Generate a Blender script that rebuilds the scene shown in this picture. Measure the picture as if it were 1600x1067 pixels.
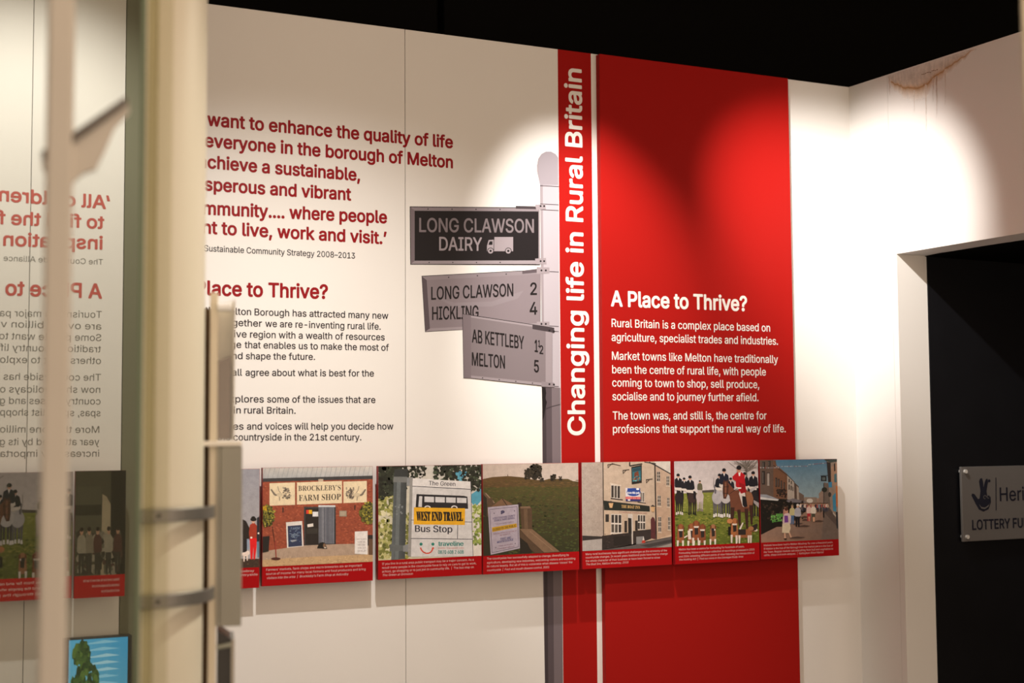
import bpy, math, random
import numpy as np
from mathutils import Matrix, Vector
from mathutils.geometry import tessellate_polygon, delaunay_2d_cdt

for _o in list(bpy.data.objects):
    bpy.data.objects.remove(_o)
S = bpy.context.scene
COL = S.collection

# ------------------------------------------------------------------ camera
CX, CY, FPX = 800.0, 533.5, 2222.2
YAW, PITCH, ROLL = math.radians(26.2178), math.radians(3.9354), math.radians(-0.3825)
Z0 = 1.5          # eye height
D = 3.4           # distance of the long display wall


def cam_axes():
    cy, sy, cp, sp = math.cos(YAW), math.sin(YAW), math.cos(PITCH), math.sin(PITCH)
    f = np.array([sy * cp, cy * cp, sp])
    r0 = np.array([cy, -sy, 0.0])
    u0 = np.cross(r0, f)
    r = math.cos(ROLL) * r0 + math.sin(ROLL) * u0
    return r, np.cross(r, f), f


AR, AU, AF = cam_axes()
EYE = np.array([0.0, 0.0, Z0])
cam = bpy.data.cameras.new('camera')
cam.sensor_width = 36.0
cam.lens = FPX / 1600.0 * 36.0
cam.clip_start = 0.05
cam.clip_end = 60
cam.dof.use_dof = True
cam.dof.focus_distance = 3.83
cam.dof.aperture_fstop = 2.8
cam.dof.aperture_blades = 9
cam_ob = bpy.data.objects.new('camera', cam)
COL.objects.link(cam_ob)
cam_ob.matrix_world = Matrix(((AR[0], AU[0], -AF[0], EYE[0]), (AR[1], AU[1], -AF[1], EYE[1]),
                              (AR[2], AU[2], -AF[2], EYE[2]), (0, 0, 0, 1)))
S.camera = cam_ob

# ------------------------------------------------------------------ world, lamps, exposure
S.view_settings.view_transform = 'Standard'
S.view_settings.look = 'None'
S.view_settings.gamma = 1.0
S.view_settings.use_curve_mapping = False
S.view_settings.exposure = 0.42
W = bpy.data.worlds.new('dim_gallery')
W.use_nodes = True
W.node_tree.nodes['Background'].inputs[0].default_value = (1.0, 0.76, 0.56, 1)
W.node_tree.nodes['Background'].inputs[1].default_value = 1.25
S.world = W
WARM = (1.0, 0.945, 0.88)
WARMER = (1.0, 0.74, 0.52)


def spot(name, loc, aim, watts, deg, blend=1.0, radius=0.015, col=WARM):
    l = bpy.data.lights.new(name, 'SPOT')
    l.energy = watts
    l.spot_size = math.radians(deg)
    l.spot_blend = blend
    l.shadow_soft_size = radius
    l.color = col
    o = bpy.data.objects.new(name, l)
    COL.objects.link(o)
    o.location = loc
    o.rotation_euler = (Vector(aim) - Vector(loc)).to_track_quat('-Z', 'Y').to_euler()
    return o


def area(name, loc, aim, watts, sx, sy, col=WARMER):
    l = bpy.data.lights.new(name, 'AREA')
    l.shape = 'RECTANGLE'
    l.size = sx
    l.size_y = sy
    l.energy = watts
    l.color = col
    o = bpy.data.objects.new(name, l)
    COL.objects.link(o)
    o.location = loc
    o.rotation_euler = (Vector(aim) - Vector(loc)).to_track_quat('-Z', 'Y').to_euler()
    return o


spot('track_spot_quote', (0.95, 2.30, 2.55), (1.10, 3.4, 0.85), 60, 98)
spot('track_spot_signpost', (1.6, 2.7, 2.9), (1.945, 3.4, 1.80), 118, 43, 0.88)
spot('track_spot_corner', (1.8, 2.65, 2.80), (2.485, 3.11, 2.26), 150, 44, 0.95)
spot('track_spot_left_wall', (-0.5, 1.75, 2.9), (-1.25, 1.72, 1.72), 50, 70, 0.8)
spot('fill_spot_column', (1.75, 2.2, 2.7), (0.45, 2.2, 0.9), 80, 72, 1.0, col=(1.0, 0.93, 0.76))  # added spot, stands in for light bounced onto the column
area('ambient_fill', (0.9, 0.9, 3.1), (1.4, 3.4, 1.2), 11, 1.6, 1.2)  # soft area light added as ambient fill, no known fixture


# ------------------------------------------------------------------ projection helpers (photo measurement -> place in the room)
def ray(px, py):
    return AF * FPX + AR * (px - CX) - AU * (py - CY)


def wall_pt(px, py, y=D):
    d = ray(px, py)
    return EYE + d * (y / d[1])


def plane_pt(px, py, P, n):
    d = ray(px, py)
    return EYE + d * (np.dot(np.array(P) - EYE, n) / np.dot(d, n))


def lin(h, g=1.0):
    h = h.lstrip('#')
    out = []
    for i in (0, 2, 4):
        c = int(h[i:i + 2], 16) / 255
        c = c / 12.92 if c <= 0.04045 else ((c + 0.055) / 1.055) ** 2.4
        out.append(min(0.93, c * g))
    return out


# ------------------------------------------------------------------ materials
def mat(name, col, rough=0.6, metal=0.0, spec=0.4, noise=0.0, nscale=40.0, bump=0.0, bscale=300.0):
    m = bpy.data.materials.new(name)
    m.use_nodes = True
    nt = m.node_tree
    b = nt.nodes['Principled BSDF']
    c = lin(col) if isinstance(col, str) else col
    b.inputs['Base Color'].default_value = (*c, 1)
    b.inputs['Roughness'].default_value = rough
    b.inputs['Metallic'].default_value = metal
    b.inputs['Specular IOR Level'].default_value = spec
    tc = nt.nodes.new('ShaderNodeTexCoord')
    if noise:
        n = nt.nodes.new('ShaderNodeTexNoise')
        n.inputs['Scale'].default_value = nscale
        n.inputs['Detail'].default_value = 5
        nt.links.new(tc.outputs['Object'], n.inputs['Vector'])
        r = nt.nodes.new('ShaderNodeMapRange')
        r.inputs['To Min'].default_value = 1 - noise
        r.inputs['To Max'].default_value = 1 + noise
        nt.links.new(n.outputs['Fac'], r.inputs['Value'])
        v = nt.nodes.new('ShaderNodeVectorMath')
        v.operation = 'SCALE'
        v.inputs[0].default_value = c
        nt.links.new(r.outputs['Result'], v.inputs['Scale'])
        nt.links.new(v.outputs[0], b.inputs['Base Color'])
    if bump:
        n2 = nt.nodes.new('ShaderNodeTexNoise')
        n2.inputs['Scale'].default_value = bscale
        nt.links.new(tc.outputs['Object'], n2.inputs['Vector'])
        bp = nt.nodes.new('ShaderNodeBump')
        bp.inputs['Strength'].default_value = bump
        bp.inputs['Distance'].default_value = 0.001
        nt.links.new(n2.outputs['Fac'], bp.inputs['Height'])
        nt.links.new(bp.outputs['Normal'], b.inputs['Normal'])
    return m


def print_mat(name, rough=0.35):
    """a printed picture: its inks are a colour attribute of the mesh"""
    m = bpy.data.materials.new(name)
    m.use_nodes = True
    nt = m.node_tree
    b = nt.nodes['Principled BSDF']
    a = nt.nodes.new('ShaderNodeVertexColor')
    a.layer_name = 'ink'
    n = nt.nodes.new('ShaderNodeTexNoise')
    n.inputs['Scale'].default_value = 420
    n.inputs['Detail'].default_value = 3
    tc = nt.nodes.new('ShaderNodeTexCoord')
    nt.links.new(tc.outputs['Object'], n.inputs['Vector'])
    r = nt.nodes.new('ShaderNodeMapRange')
    r.inputs['To Min'].default_value = 0.82
    r.inputs['To Max'].default_value = 1.18
    nt.links.new(n.outputs['Fac'], r.inputs['Value'])
    v = nt.nodes.new('ShaderNodeVectorMath')
    v.operation = 'SCALE'
    n3 = nt.nodes.new('ShaderNodeTexNoise')
    n3.inputs['Scale'].default_value = 75
    n3.inputs['Detail'].default_value = 4
    nt.links.new(tc.outputs['Object'], n3.inputs['Vector'])
    r3 = nt.nodes.new('ShaderNodeMapRange')
    r3.inputs['From Min'].default_value = 0.3
    r3.inputs['From Max'].default_value = 0.7
    r3.inputs['To Min'].default_value = 0.90
    r3.inputs['To Max'].default_value = 1.08
    nt.links.new(n3.outputs['Fac'], r3.inputs['Value'])
    mu = nt.nodes.new('ShaderNodeMath')
    mu.operation = 'MULTIPLY'
    nt.links.new(r.outputs['Result'], mu.inputs[0])
    nt.links.new(r3.outputs['Result'], mu.inputs[1])
    nt.links.new(a.outputs['Color'], v.inputs[0])
    nt.links.new(mu.outputs[0], v.inputs['Scale'])
    nt.links.new(v.outputs[0], b.inputs['Base Color'])
    b.inputs['Roughness'].default_value = rough
    b.inputs['Specular IOR Level'].default_value = 0.25
    return m


M = {
    'wall': mat('cream_wall_board', (0.78, 0.755, 0.725), 0.55, noise=0.02, nscale=6, bump=0.04, bscale=700),
    'seam': mat('dark_seam', '#3a322c', 0.8),
    'cream': mat('cream_laminate', (0.70, 0.63, 0.50), 0.5, noise=0.03, nscale=8),
    'column': mat('cream_column', (0.66, 0.61, 0.50), 0.45, noise=0.03, nscale=5),
    'black': mat('black_paint', (0.0022, 0.002, 0.0018), 0.8, spec=0.05, noise=0.2, nscale=3),
    'black_door': mat('black_panel_paint', (0.006, 0.006, 0.0075), 0.5, spec=0.15, noise=0.25, nscale=9),
    'floor': mat('dark_carpet', (0.05, 0.045, 0.04), 0.9, noise=0.25, nscale=120),
    'red': mat('red_print', (0.34, 0.008, 0.006), 0.5, spec=0.08),
    'red_ink': mat('dark_red_vinyl', (0.27, 0.004, 0.008), 0.5, spec=0.15),
    'black_ink': mat('charcoal_vinyl', (0.026, 0.019, 0.023), 0.5, spec=0.15),
    'white_ink': mat('white_vinyl', (0.80, 0.76, 0.72), 0.5),
    'caption_red': mat('caption_red', (0.36, 0.004, 0.006), 0.5, spec=0.08),
    'caption_ink': mat('caption_white', (0.66, 0.50, 0.47), 0.5),
    'side_red': mat('panel_edge_red', (0.28, 0.008, 0.010), 0.5),
    'print': print_mat('photo_print'),
    'steel': mat('brushed_steel', (0.22, 0.21, 0.195), 0.42, metal=0.6, noise=0.1, nscale=60),
    'chrome': mat('chrome', (0.85, 0.85, 0.87), 0.15, metal=1.0),
    'wood': mat('brown_wood', (0.18, 0.10, 0.045), 0.6, noise=0.3, nscale=30),
    'grey': mat('grey_paint', (0.30, 0.29, 0.25), 0.5, noise=0.04, nscale=20),
    'grey_lit': mat('grey_paint_lit', (0.42, 0.40, 0.35), 0.5),  # lit copy of the grey, shading of the box's side face
    'shelf': mat('white_shelf', (0.80, 0.76, 0.70), 0.4),
    'dark_plastic': mat('black_plastic', (0.02, 0.018, 0.015), 0.3),
    'leaflet': mat('brown_leaflet_paper', (0.15, 0.10, 0.08), 0.5, noise=0.1, nscale=15),
    'post': mat('satin_post', (0.58, 0.54, 0.48), 0.42, metal=0.0, noise=0.05, nscale=10),
    'navy_ink': mat('navy_vinyl', (0.008, 0.009, 0.02), 0.5),
    'screen_frame': mat('screen_frame', (0.03, 0.03, 0.03), 0.4),
    'green_wall': mat('dark_green_board', (0.17, 0.17, 0.115), 0.6, noise=0.05, nscale=5),
}


def glass_mat(name, tint, mirror, rough=0.0, solid=(0.02, 0.024, 0.016)):
    m = bpy.data.materials.new(name)
    m.use_nodes = True
    nt = m.node_tree
    nt.nodes.remove(nt.nodes['Principled BSDF'])
    out = [n for n in nt.nodes if n.type == 'OUTPUT_MATERIAL'][0]
    g = nt.nodes.new('ShaderNodeBsdfGlossy')
    g.inputs['Color'].default_value = (*tint, 1)
    g.inputs['Roughness'].default_value = rough
    d = nt.nodes.new('ShaderNodeBsdfDiffuse')
    d.inputs['Color'].default_value = (*solid, 1)
    mx = nt.nodes.new('ShaderNodeMixShader')
    mx.inputs[0].default_value = mirror
    nt.links.new(d.outputs[0], mx.inputs[1])
    nt.links.new(g.outputs[0], mx.inputs[2])
    nt.links.new(mx.outputs[0], out.inputs[0])
    return m


def acrylic_mat(name, col=(0.95, 0.95, 0.92), clear=0.94):
    m = bpy.data.materials.new(name)
    m.use_nodes = True
    nt = m.node_tree
    nt.nodes.remove(nt.nodes['Principled BSDF'])
    out = [n for n in nt.nodes if n.type == 'OUTPUT_MATERIAL'][0]
    g = nt.nodes.new('ShaderNodeBsdfGlossy')
    g.inputs['Roughness'].default_value = 0.05
    t = nt.nodes.new('ShaderNodeBsdfTransparent')
    t.inputs['Color'].default_value = (*col, 1)
    mx = nt.nodes.new('ShaderNodeMixShader')
    mx.inputs[0].default_value = 1 - clear
    nt.links.new(t.outputs[0], mx.inputs[1])
    nt.links.new(g.outputs[0], mx.inputs[2])
    nt.links.new(mx.outputs[0], out.inputs[0])
    return m


M['pane'] = glass_mat('dark_reflective_glass', (0.90, 0.92, 0.85), 0.80, solid=(0.20, 0.21, 0.15))
M['pane_edge'] = mat('green_glass_edge', (0.16, 0.20, 0.14), 0.2)
M['acrylic'] = acrylic_mat('clear_acrylic')
M['plaque'] = mat('frosted_acrylic', (0.13, 0.122, 0.118), 0.35, noise=0.04, nscale=12)


def screen_mat():
    m = bpy.data.materials.new('lit_screen')
    m.use_nodes = True
    nt = m.node_tree
    b = nt.nodes['Principled BSDF']
    a = nt.nodes.new('ShaderNodeVertexColor')
    a.layer_name = 'ink'
    nt.links.new(a.outputs['Color'], b.inputs['Emission Color'])
    b.inputs['Emission Strength'].default_value = 0.55
    b.inputs['Base Color'].default_value = (0.01, 0.01, 0.01, 1)
    b.inputs['Roughness'].default_value = 0.3
    return m


M['screen'] = screen_mat()
M['red_hazed'] = mat('red_vinyl_hazed', (0.50, 0.10, 0.085), 0.5)  # reflection haze of the glass is mixed into this red
M['charcoal_hazed'] = mat('charcoal_vinyl_hazed', (0.17, 0.16, 0.14), 0.5)  # charcoal ink paled by the same glass haze
M['screw'] = mat('bright_screw', (0.75, 0.73, 0.70), 0.4, metal=0.3)


# ------------------------------------------------------------------ object helpers
def link(name, me, parent=None):
    o = bpy.data.objects.new(name, me)
    COL.objects.link(o)
    if parent is not None:
        o.parent = parent
        o.matrix_parent_inverse = Matrix.Translation(-parent.location)
    return o


def tag(o, label=None, cat=None, group=None, kind=None):
    for k, v in (('label', label), ('category', cat), ('group', group), ('kind', kind)):
        if v:
            o[k] = v
    return o


def empty(name, loc, label, cat, group=None):
    o = bpy.data.objects.new(name, None)
    o.location = Vector([float(v) for v in loc])
    o.empty_display_size = 0.05
    COL.objects.link(o)
    return tag(o, label, cat, group)


class MB:
    """collects faces, then links them as ONE mesh object"""

    def __init__(s):
        s.v, s.f, s.m = [], [], []

    def add(s, pts, faces, mi=0):
        k = len(s.v)
        s.v += [tuple(float(c) for c in p) for p in pts]
        s.f += [tuple(i + k for i in f) for f in faces]
        s.m += [mi] * len(faces)

    def frame_box(s, o, ex, ey, ez, x, y, z, mi=0):
        """box in a local frame: origin o, axes ex ey ez, ranges x y z"""
        o, ex, ey, ez = (np.array(a, float) for a in (o, ex, ey, ez))
        P = [o + ex * a + ey * b + ez * c for c in z for b in y for a in x]
        s.add(P, [(0, 2, 3, 1), (4, 5, 7, 6), (0, 1, 5, 4), (2, 6, 7, 3), (0, 4, 6, 2), (1, 3, 7, 5)], mi)

    def box(s, a, b, mi=0):
        s.frame_box((0, 0, 0), (1, 0, 0), (0, 1, 0), (0, 0, 1), (a[0], b[0]), (a[1], b[1]), (a[2], b[2]), mi)

    def prism(s, poly, off, mi=0):
        """closed solid: polygon (3D points) swept by vector off"""
        n = len(poly)
        off = np.array(off, float)
        P = [np.array(p, float) for p in poly]
        tri = tessellate_polygon([[Vector(p) for p in P]])
        s.add(P + [p + off for p in P],
              [tuple(t) for t in tri] + [tuple(i + n for i in reversed(t)) for t in tri] +
              [(i, (i + 1) % n, n + (i + 1) % n, n + i) for i in range(n)], mi)

    def tube(s, a, b, r, n=20, mi=0, r2=None):
        a, b = np.array(a, float), np.array(b, float)
        d = (b - a) / np.linalg.norm(b - a)
        t = np.array([1.0, 0, 0]) if abs(d[0]) < 0.8 else np.array([0, 1.0, 0])
        e = np.cross(d, t)
        e /= np.linalg.norm(e)
        g = np.cross(d, e)
        r2 = r if r2 is None else r2
        ring = [(math.cos(2 * math.pi * i / n), math.sin(2 * math.pi * i / n)) for i in range(n)]
        P = [a + (e * c + g * q) * r for c, q in ring] + [b + (e * c + g * q) * r2 for c, q in ring]
        s.add(P, [(i, (i + 1) % n, n + (i + 1) % n, n + i) for i in range(n)] +
              [tuple(range(n))[::-1], tuple(range(n, 2 * n))], mi)

    def build(s, name, mats, parent=None, smooth=False, bevel=0.0):
        me = bpy.data.meshes.new(name)
        me.from_pydata(s.v, [], s.f)
        for m in (mats if isinstance(mats, (list, tuple)) else [mats]):
            me.materials.append(m)
        for p, i in zip(me.polygons, s.m):
            p.material_index = i
        me.update()
        import bmesh
        bm = bmesh.new()
        bm.from_mesh(me)
        bmesh.ops.recalc_face_normals(bm, faces=bm.faces)
        bm.to_mesh(me)
        bm.free()
        if smooth:
            me.shade_smooth()
            me.set_sharp_from_angle(angle=math.radians(40))
        o = link(name, me, parent)
        if bevel:
            b = o.modifiers.new('edge', 'BEVEL')
            b.width = bevel
            b.segments = 2
            b.limit_method = 'ANGLE'
        return o


# ------------------------------------------------------------------ lettering
FONT = None
try:
    FONT = bpy.data.fonts.load(bpy.utils.resource_path('LOCAL') + '/datafiles/fonts/Inter.woff2')
except Exception:
    FONT = None
_cache = {}


def serif(s):
    out = ''
    for c in s:
        if 'A' <= c <= 'Z':
            out += chr(0x1D400 + ord(c) - 65)
        elif 'a' <= c <= 'z':
            out += chr(0x1D41A + ord(c) - 97)
        else:
            out += c
    return out


def glyphs(s, face='sans', res=4):
    """outline of a string: list of triangles sets per contour, 2D, size 1 -> (verts, tris) lists and bounds"""
    key = (s, face, res)
    if key in _cache:
        return _cache[key]
    c = bpy.data.curves.new('lettering', 'FONT')
    c.body = serif(s) if face == 'serif' else s
    c.size = 1
    c.resolution_u = res
    c.fill_mode = 'NONE'
    if FONT is not None and face == 'sans':
        c.font = FONT
    o = bpy.data.objects.new('lettering', c)
    me = bpy.data.meshes.new_from_object(o)
    co = [(v.co.x, v.co.y) for v in me.vertices]
    nb = {}
    for e in me.edges:
        a, b = e.vertices
        nb.setdefault(a, []).append(b)
        nb.setdefault(b, []).append(a)
    seen, loops = set(), []
    for st in range(len(co)):
        if st in seen or st not in nb:
            continue
        lp, prev, cur = [st], None, st
        seen.add(st)
        while True:
            nx = [q for q in nb[cur] if q != prev and q not in seen]
            if not nx:
                break
            nxt = min(nx, key=lambda q: abs(q - cur)) if prev is None else nx[0]
            prev, cur = cur, nxt
            seen.add(cur)
            lp.append(cur)
        if len(lp) > 2:
            # keep the direction of the indices, so that the winding of the font is kept
            if lp[1] - lp[0] != 1 and lp[-1] - lp[0] == 1:
                lp = [lp[0]] + lp[1:][::-1]
            loops.append([co[i] for i in lp])
    bpy.data.objects.remove(o)
    bpy.data.curves.remove(c)
    bpy.data.meshes.remove(me)

    # one flat sheet without overlaps: triangulate all outlines, keep what lies inside by winding number
    parts = []
    if loops:
        vs = [Vector(p) for L in loops for p in L]
        es, k = [], 0
        for L in loops:
            es += [(k + i, k + (i + 1) % len(L)) for i in range(len(L))]
            k += len(L)
        ov, _e, of, _a, _b, _c = delaunay_2d_cdt(vs, es, [], 0, 1e-5)
        P = np.array([(v[0], v[1]) for v in ov])
        T = np.array([f for f in of if len(f) == 3])
        cen = P[T].mean(1)
        A = np.array([p for L in loops for p in L])
        B = np.array([L[(i + 1) % len(L)] for L in loops for i in range(len(L))])
        keep = np.zeros(len(T), bool)
        for i0 in range(0, len(T), 400):
            c_ = cen[i0:i0 + 400, None, :]
            side = (B[None, :, 0] - A[None, :, 0]) * (c_[:, :, 1] - A[None, :, 1]) - (c_[:, :, 0] - A[None, :, 0]) * (B[None, :, 1] - A[None, :, 1])
            up_ = (A[None, :, 1] <= c_[:, :, 1]) & (B[None, :, 1] > c_[:, :, 1]) & (side > 0)
            dn_ = (A[None, :, 1] > c_[:, :, 1]) & (B[None, :, 1] <= c_[:, :, 1]) & (side < 0)
            keep[i0:i0 + 400] = (up_.sum(1) - dn_.sum(1)) != 0
        parts = [([tuple(p) for p in P], [tuple(int(q) for q in t) for t in T[keep]])]
    xs = [p[0] for L in loops for p in L] or [0, 1]
    _cache[key] = (parts, min(xs), max(xs))
    return _cache[key]


def put_text(mb, s, P0, P1, up, size, normal, suffix=None, bold=0.0, face='sans', mi=0, res=4, shear=0.0):
    """text from P0 (first letter of suffix, or of s) to P1 (end), on the baseline; size = em height in metres"""
    P0, P1, up, normal = (np.array(a, float) for a in (P0, P1, up, normal))
    parts, x0, x1 = glyphs(s, face, res)
    w = x1 - x0
    if suffix:
        _p, a, b = glyphs(suffix, face, res)
        ws = b - a
    else:
        ws = w
    L = np.linalg.norm(P1 - P0)
    ex = (P1 - P0) / L
    sx = L / ws
    org = P1 - ex * (w * sx)
    step = 1.6e-5
    offs = [(0, 0)]
    if bold:
        offs = [(bold * math.cos(a), bold * math.sin(a)) for a in [math.pi * (2 * i + 1) / 8 for i in range(8)]] + [(0, 0)]
    for k, (dx, dy) in enumerate(offs):
        for j, (pts, tri) in enumerate(parts):
            lift = normal * (step * (2 * k + (j % 2)))
            P = [org + ex * ((x - x0) * sx + dx * size + shear * y * size) + up * ((y + dy) * size) + lift for x, y in pts]
            mb.add(P, tri, mi)


NW = (0, -1, 0)      # the long wall faces -y
UPZ = (0, 0, 1)


def em_at(px, py, cap_px, y=D, capratio=0.509):
    return abs(wall_pt(px, py, y)[2] - wall_pt(px, py - cap_px, y)[2]) / capratio


def wall_line(mb, s, a, b, cap, y, lift=0.0004, **k):
    """a line of lettering on a plane parallel to the long wall, measured from a to b"""
    em = em_at((a[0] + b[0]) / 2, (a[1] + b[1]) / 2, cap, y)
    put_text(mb, s, wall_pt(*a, y - lift), wall_pt(*b, y - lift), UPZ, em, NW, **k)


def flat(mb, pts, y, lift, mi=0):
    """flat printed polygon on the wall plane; pts measured"""
    P = [wall_pt(px, py, y - lift) for px, py in pts]
    tri = tessellate_polygon([[Vector(p) for p in P]])
    mb.add(P, [tuple(t) for t in tri], mi)


# ------------------------------------------------------------------ the room
TOP = 2.5712
XC = wall_pt(1326.1, 136.4)[0]              # the corner
XL = -1.25                                  # left wall
s1 = wall_pt(632.7, 45.3)[0]
s2 = wall_pt(933.5, 85)[0]

mb = MB()
for a, b in ((XL - 0.03, 0.15), (0.1515, s1 - 0.0009), (s1 + 0.0009, s2 + 0.35), (s2 + 0.3515, XC)):
    mb.box((a, D, 0), (b, D + 0.03, TOP))
mb.box((XL, D + 0.012, 0.0), (XC, D + 0.028, TOP - 0.01), 1)
o = mb.build('wall_back', [M['wall'], M['seam']])
tag(o, 'long cream display wall of tall boards with thin dark seams', 'wall', kind='structure')

mb = MB()
mb.box((-1.5, -1.5, -0.05), (6.64, 5.0, 0.0))
tag(mb.build('floor', M['floor']), kind='structure')
mb = MB()
mb.box((-1.5, -1.5, 3.45), (6.64, 5.0, 3.5))
for x in (0.5, 2.6):
    mb.box((x, 3.9, 3.2), (x + 0.12, 5.0, 3.45))
tag(mb.build('ceiling', M['black']), kind='structure')
mb = MB()
xa, xb, xc = wall_pt(683, 20, 4.6)[0], wall_pt(694, 20, 4.6)[0], wall_pt(797, 20, 4.6)[0]
mb.box((-1.5, 4.6, 0), (xa, 4.65, 3.45))
mb.box((xb, 4.6, 0), (xc, 4.65, 3.45))
mb.box((xc + 0.01, 4.62, 0), (6.6, 4.65, 3.45))
mb.box((-1.5, 4.68, 0), (6.6, 4.72, 3.45))
mb.box((6.6, -1.5, 0), (6.64, 4.72, 3.45))
tag(mb.build('wall_rear', mat('black_brown_boards', (0.004, 0.0034, 0.0028), 0.8, spec=0.1)), kind='structure')

# right wall: runs from the corner towards the viewer, header over a dark recess
qa = math.radians(2.15516)
DR = np.array([math.sin(qa), -math.cos(qa), 0])
NR = np.array([-math.cos(qa), -math.sin(qa), 0])
C0 = np.array([XC, D, 0])
YJ = 0.1876                                   # from the corner to the opening
HB = 2.034                                    # underside of the header
RV = 0.117                                    # thickness of the header / reveal
mb = MB()
seam = 0.1668
mb.frame_box(C0, DR, -NR, UPZ, (0, seam - 0.0006), (0, RV), (0, TOP))
mb.frame_box(C0, DR, -NR, UPZ, (seam + 0.0006, YJ), (0, RV), (0, HB))
mb.frame_box(C0, DR, -NR, UPZ, (seam + 0.0006, 2.6), (0, RV), (HB, TOP))
mb.frame_box(C0, DR, -NR, UPZ, (seam - 0.001, seam + 0.001), (0.002, RV - 0.002), (0, TOP - 0.01), 1)
wr = mb.build('wall_right', [M['wall'], mat('pale_seam', '#8d8174', 0.8)])
tag(wr, 'cream wall and header right of the corner over a dark recess, water stained at the top', 'wall', kind='structure')
JP = C0 + DR * YJ
# the black recess
mb = MB()
e0 = JP - NR * RV
mb.frame_box(e0, -NR, -DR, UPZ, (0, 1.1), (-0.004, 0.05), (0, HB + 0.03))
tag(mb.build('wall_recess', M['black_door']), 'black painted wall inside the recess under the header', 'wall', kind='structure')
mb = MB()
zc = HB + 0.001
pts = []
rng = random.Random(4)
n = 40
for i in range(n + 1):
    t = i / n * 2.4
    pts.append(JP + DR * t - NR * (RV - 0.004 - (0.010 if 0 < i < 7 else 0) + rng.uniform(-0.003, 0.003)) + np.array([0, 0, HB - 0.002]))
pts += [JP + DR * 2.4 - NR * 1.2 + np.array([0, 0, HB - 0.002]), JP - NR * 1.2 + np.array([0, 0, HB - 0.002])]
mb.prism(pts, (0, 0, 0.03))
tag(mb.build('ceiling_recess', M['black']), kind='structure')
mb = MB()
mb.frame_box(JP - NR * 1.1, DR, -NR, UPZ, (0, 2.4), (0, 0.05), (0, HB))
tag(mb.build('wall_recess_side', M['black']), kind='structure')

# water stain on the header, under its top edge
def stain():
    zz, ff, cc = [], [], []
    base = np.array([0.78, 0.755, 0.725])

    def rp(px, py, l=0.0006):
        return plane_pt(px, py, C0 + NR * l, NR)

    top = [(1387, 117.5), (1398, 114), (1412, 109.6), (1430, 103.8), (1447, 98.4), (1466, 92.4), (1485, 86.4), (1505, 80), (1525, 73.6)]
    rim = [(1388, 123), (1398, 131), (1412, 135.5), (1430, 139.5), (1445, 132), (1462, 118), (1484, 102), (1506, 88), (1526, 74.2)]
    tan = np.array([0.60, 0.42, 0.28])
    brn = np.array([0.40, 0.20, 0.075])
    n_ = 72
    ts = np.linspace(0, len(top) - 1, n_)
    ti = lambda L, k_: np.interp(ts, range(len(L)), [q[k_] for q in L])
    r_ = random.Random(11)
    jag, cur = [], 0.0
    for i in range(n_):
        cur = cur * 0.7 + r_.uniform(-1.1, 1.1)
        jag.append(cur)
    top = list(zip(ti(top, 0), ti(top, 1)))
    rim = [(x, y + j) for x, y, j in zip(ti(rim, 0), ti(rim, 1), jag)]
    rows = []
    for k, f in enumerate((0, 0.45, 0.80, 0.93, 1.0, 1.07, 1.25, 1.65)):
        col = (base * 0.80 + tan * 0.16, base * 0.62 + tan * 0.30, base * 0.4 + tan * 0.5, tan * 1.0, brn, tan * 0.95, base * 0.45 + tan * 0.55, base)[k]
        row = []
        for i, ((tx, ty), (rx, ry)) in enumerate(zip(top, rim)):
            row.append(len(zz))
            zz.append(tuple(rp(tx + (rx - tx) * f, ty + max(2.0, ry - ty) * f + 0.6)))
            v_ = 1 + (r_.uniform(-0.12, 0.12) if 0 < k < 6 else 0)
            edge = min(1.0, (n_ - 1 - i) / 4.0)
            cc.append(np.minimum(col * v_, base) * edge + base * (1 - edge))
        rows.append(row)
    for a, b in zip(rows, rows[1:]):
        for i in range(len(top) - 1):
            ff.append((a[i], a[i + 1], b[i + 1], b[i]))

    def drip(x, y0, y1, w, c, wob):
        r = random.Random(int(x))
        k, n = len(zz), 8
        for i in range(n + 1):
            t = i / n
            x_ = x + r.uniform(-wob, wob)
            ww = w * (1 - 0.6 * t) * r.uniform(0.6, 1.2)
            for q, col in ((-ww * 1.6, base), (0, c * (1 - t) + base * t * 0.9), (ww * 1.6, base)):
                zz.append(tuple(rp(x_ + q, y0 + (y1 - y0) * t, 0.0009)))
                cc.append(col)
        for i in range(n):
            for j in (0, 1):
                a = k + i * 3 + j
                ff.append((a, a + 1, a + 4, a + 3))

    drip(1463.5, 119, 184, 1.3, brn * 0.8, 0.5)
    drip(1447, 132, 208, 0.9, tan * 0.9, 0.5)
    drip(1428.5, 141, 178, 0.7, tan * 0.85, 0.3)
    drip(1458, 122, 160, 0.7, brn, 0.5)
    drip(1477, 108, 164, 0.7, tan, 0.4)
    drip(1390, 122, 150, 1.4, tan * 0.9, 0.5)
    for i in range(10):
        x = 1440 + i * 2.6
        k = len(zz)
        y = 116 - i * 0.8 + rng.uniform(-1, 1)
        for q in ((0, 0), (1.8, -0.4), (1.8, 0.9), (0, 1.2)):
            zz.append(tuple(rp(x + q[0], y + q[1], 0.0012)))
            cc.append(brn * 0.45)
        ff.append((k, k + 1, k + 2, k + 3))
    me = bpy.data.meshes.new('water_stain')
    me.from_pydata(zz, [], ff)
    at = me.color_attributes.new('ink', 'FLOAT_COLOR', 'POINT')
    for i, c in enumerate(cc):
        at.data[i].color = (*c, 1)
    me.materials.append(print_mat('stain_print', 0.6))
    o = link('water_stain', me, wr)
    o['label'] = 'brown water stain with drips under the top edge of the header'


stain()

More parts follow.
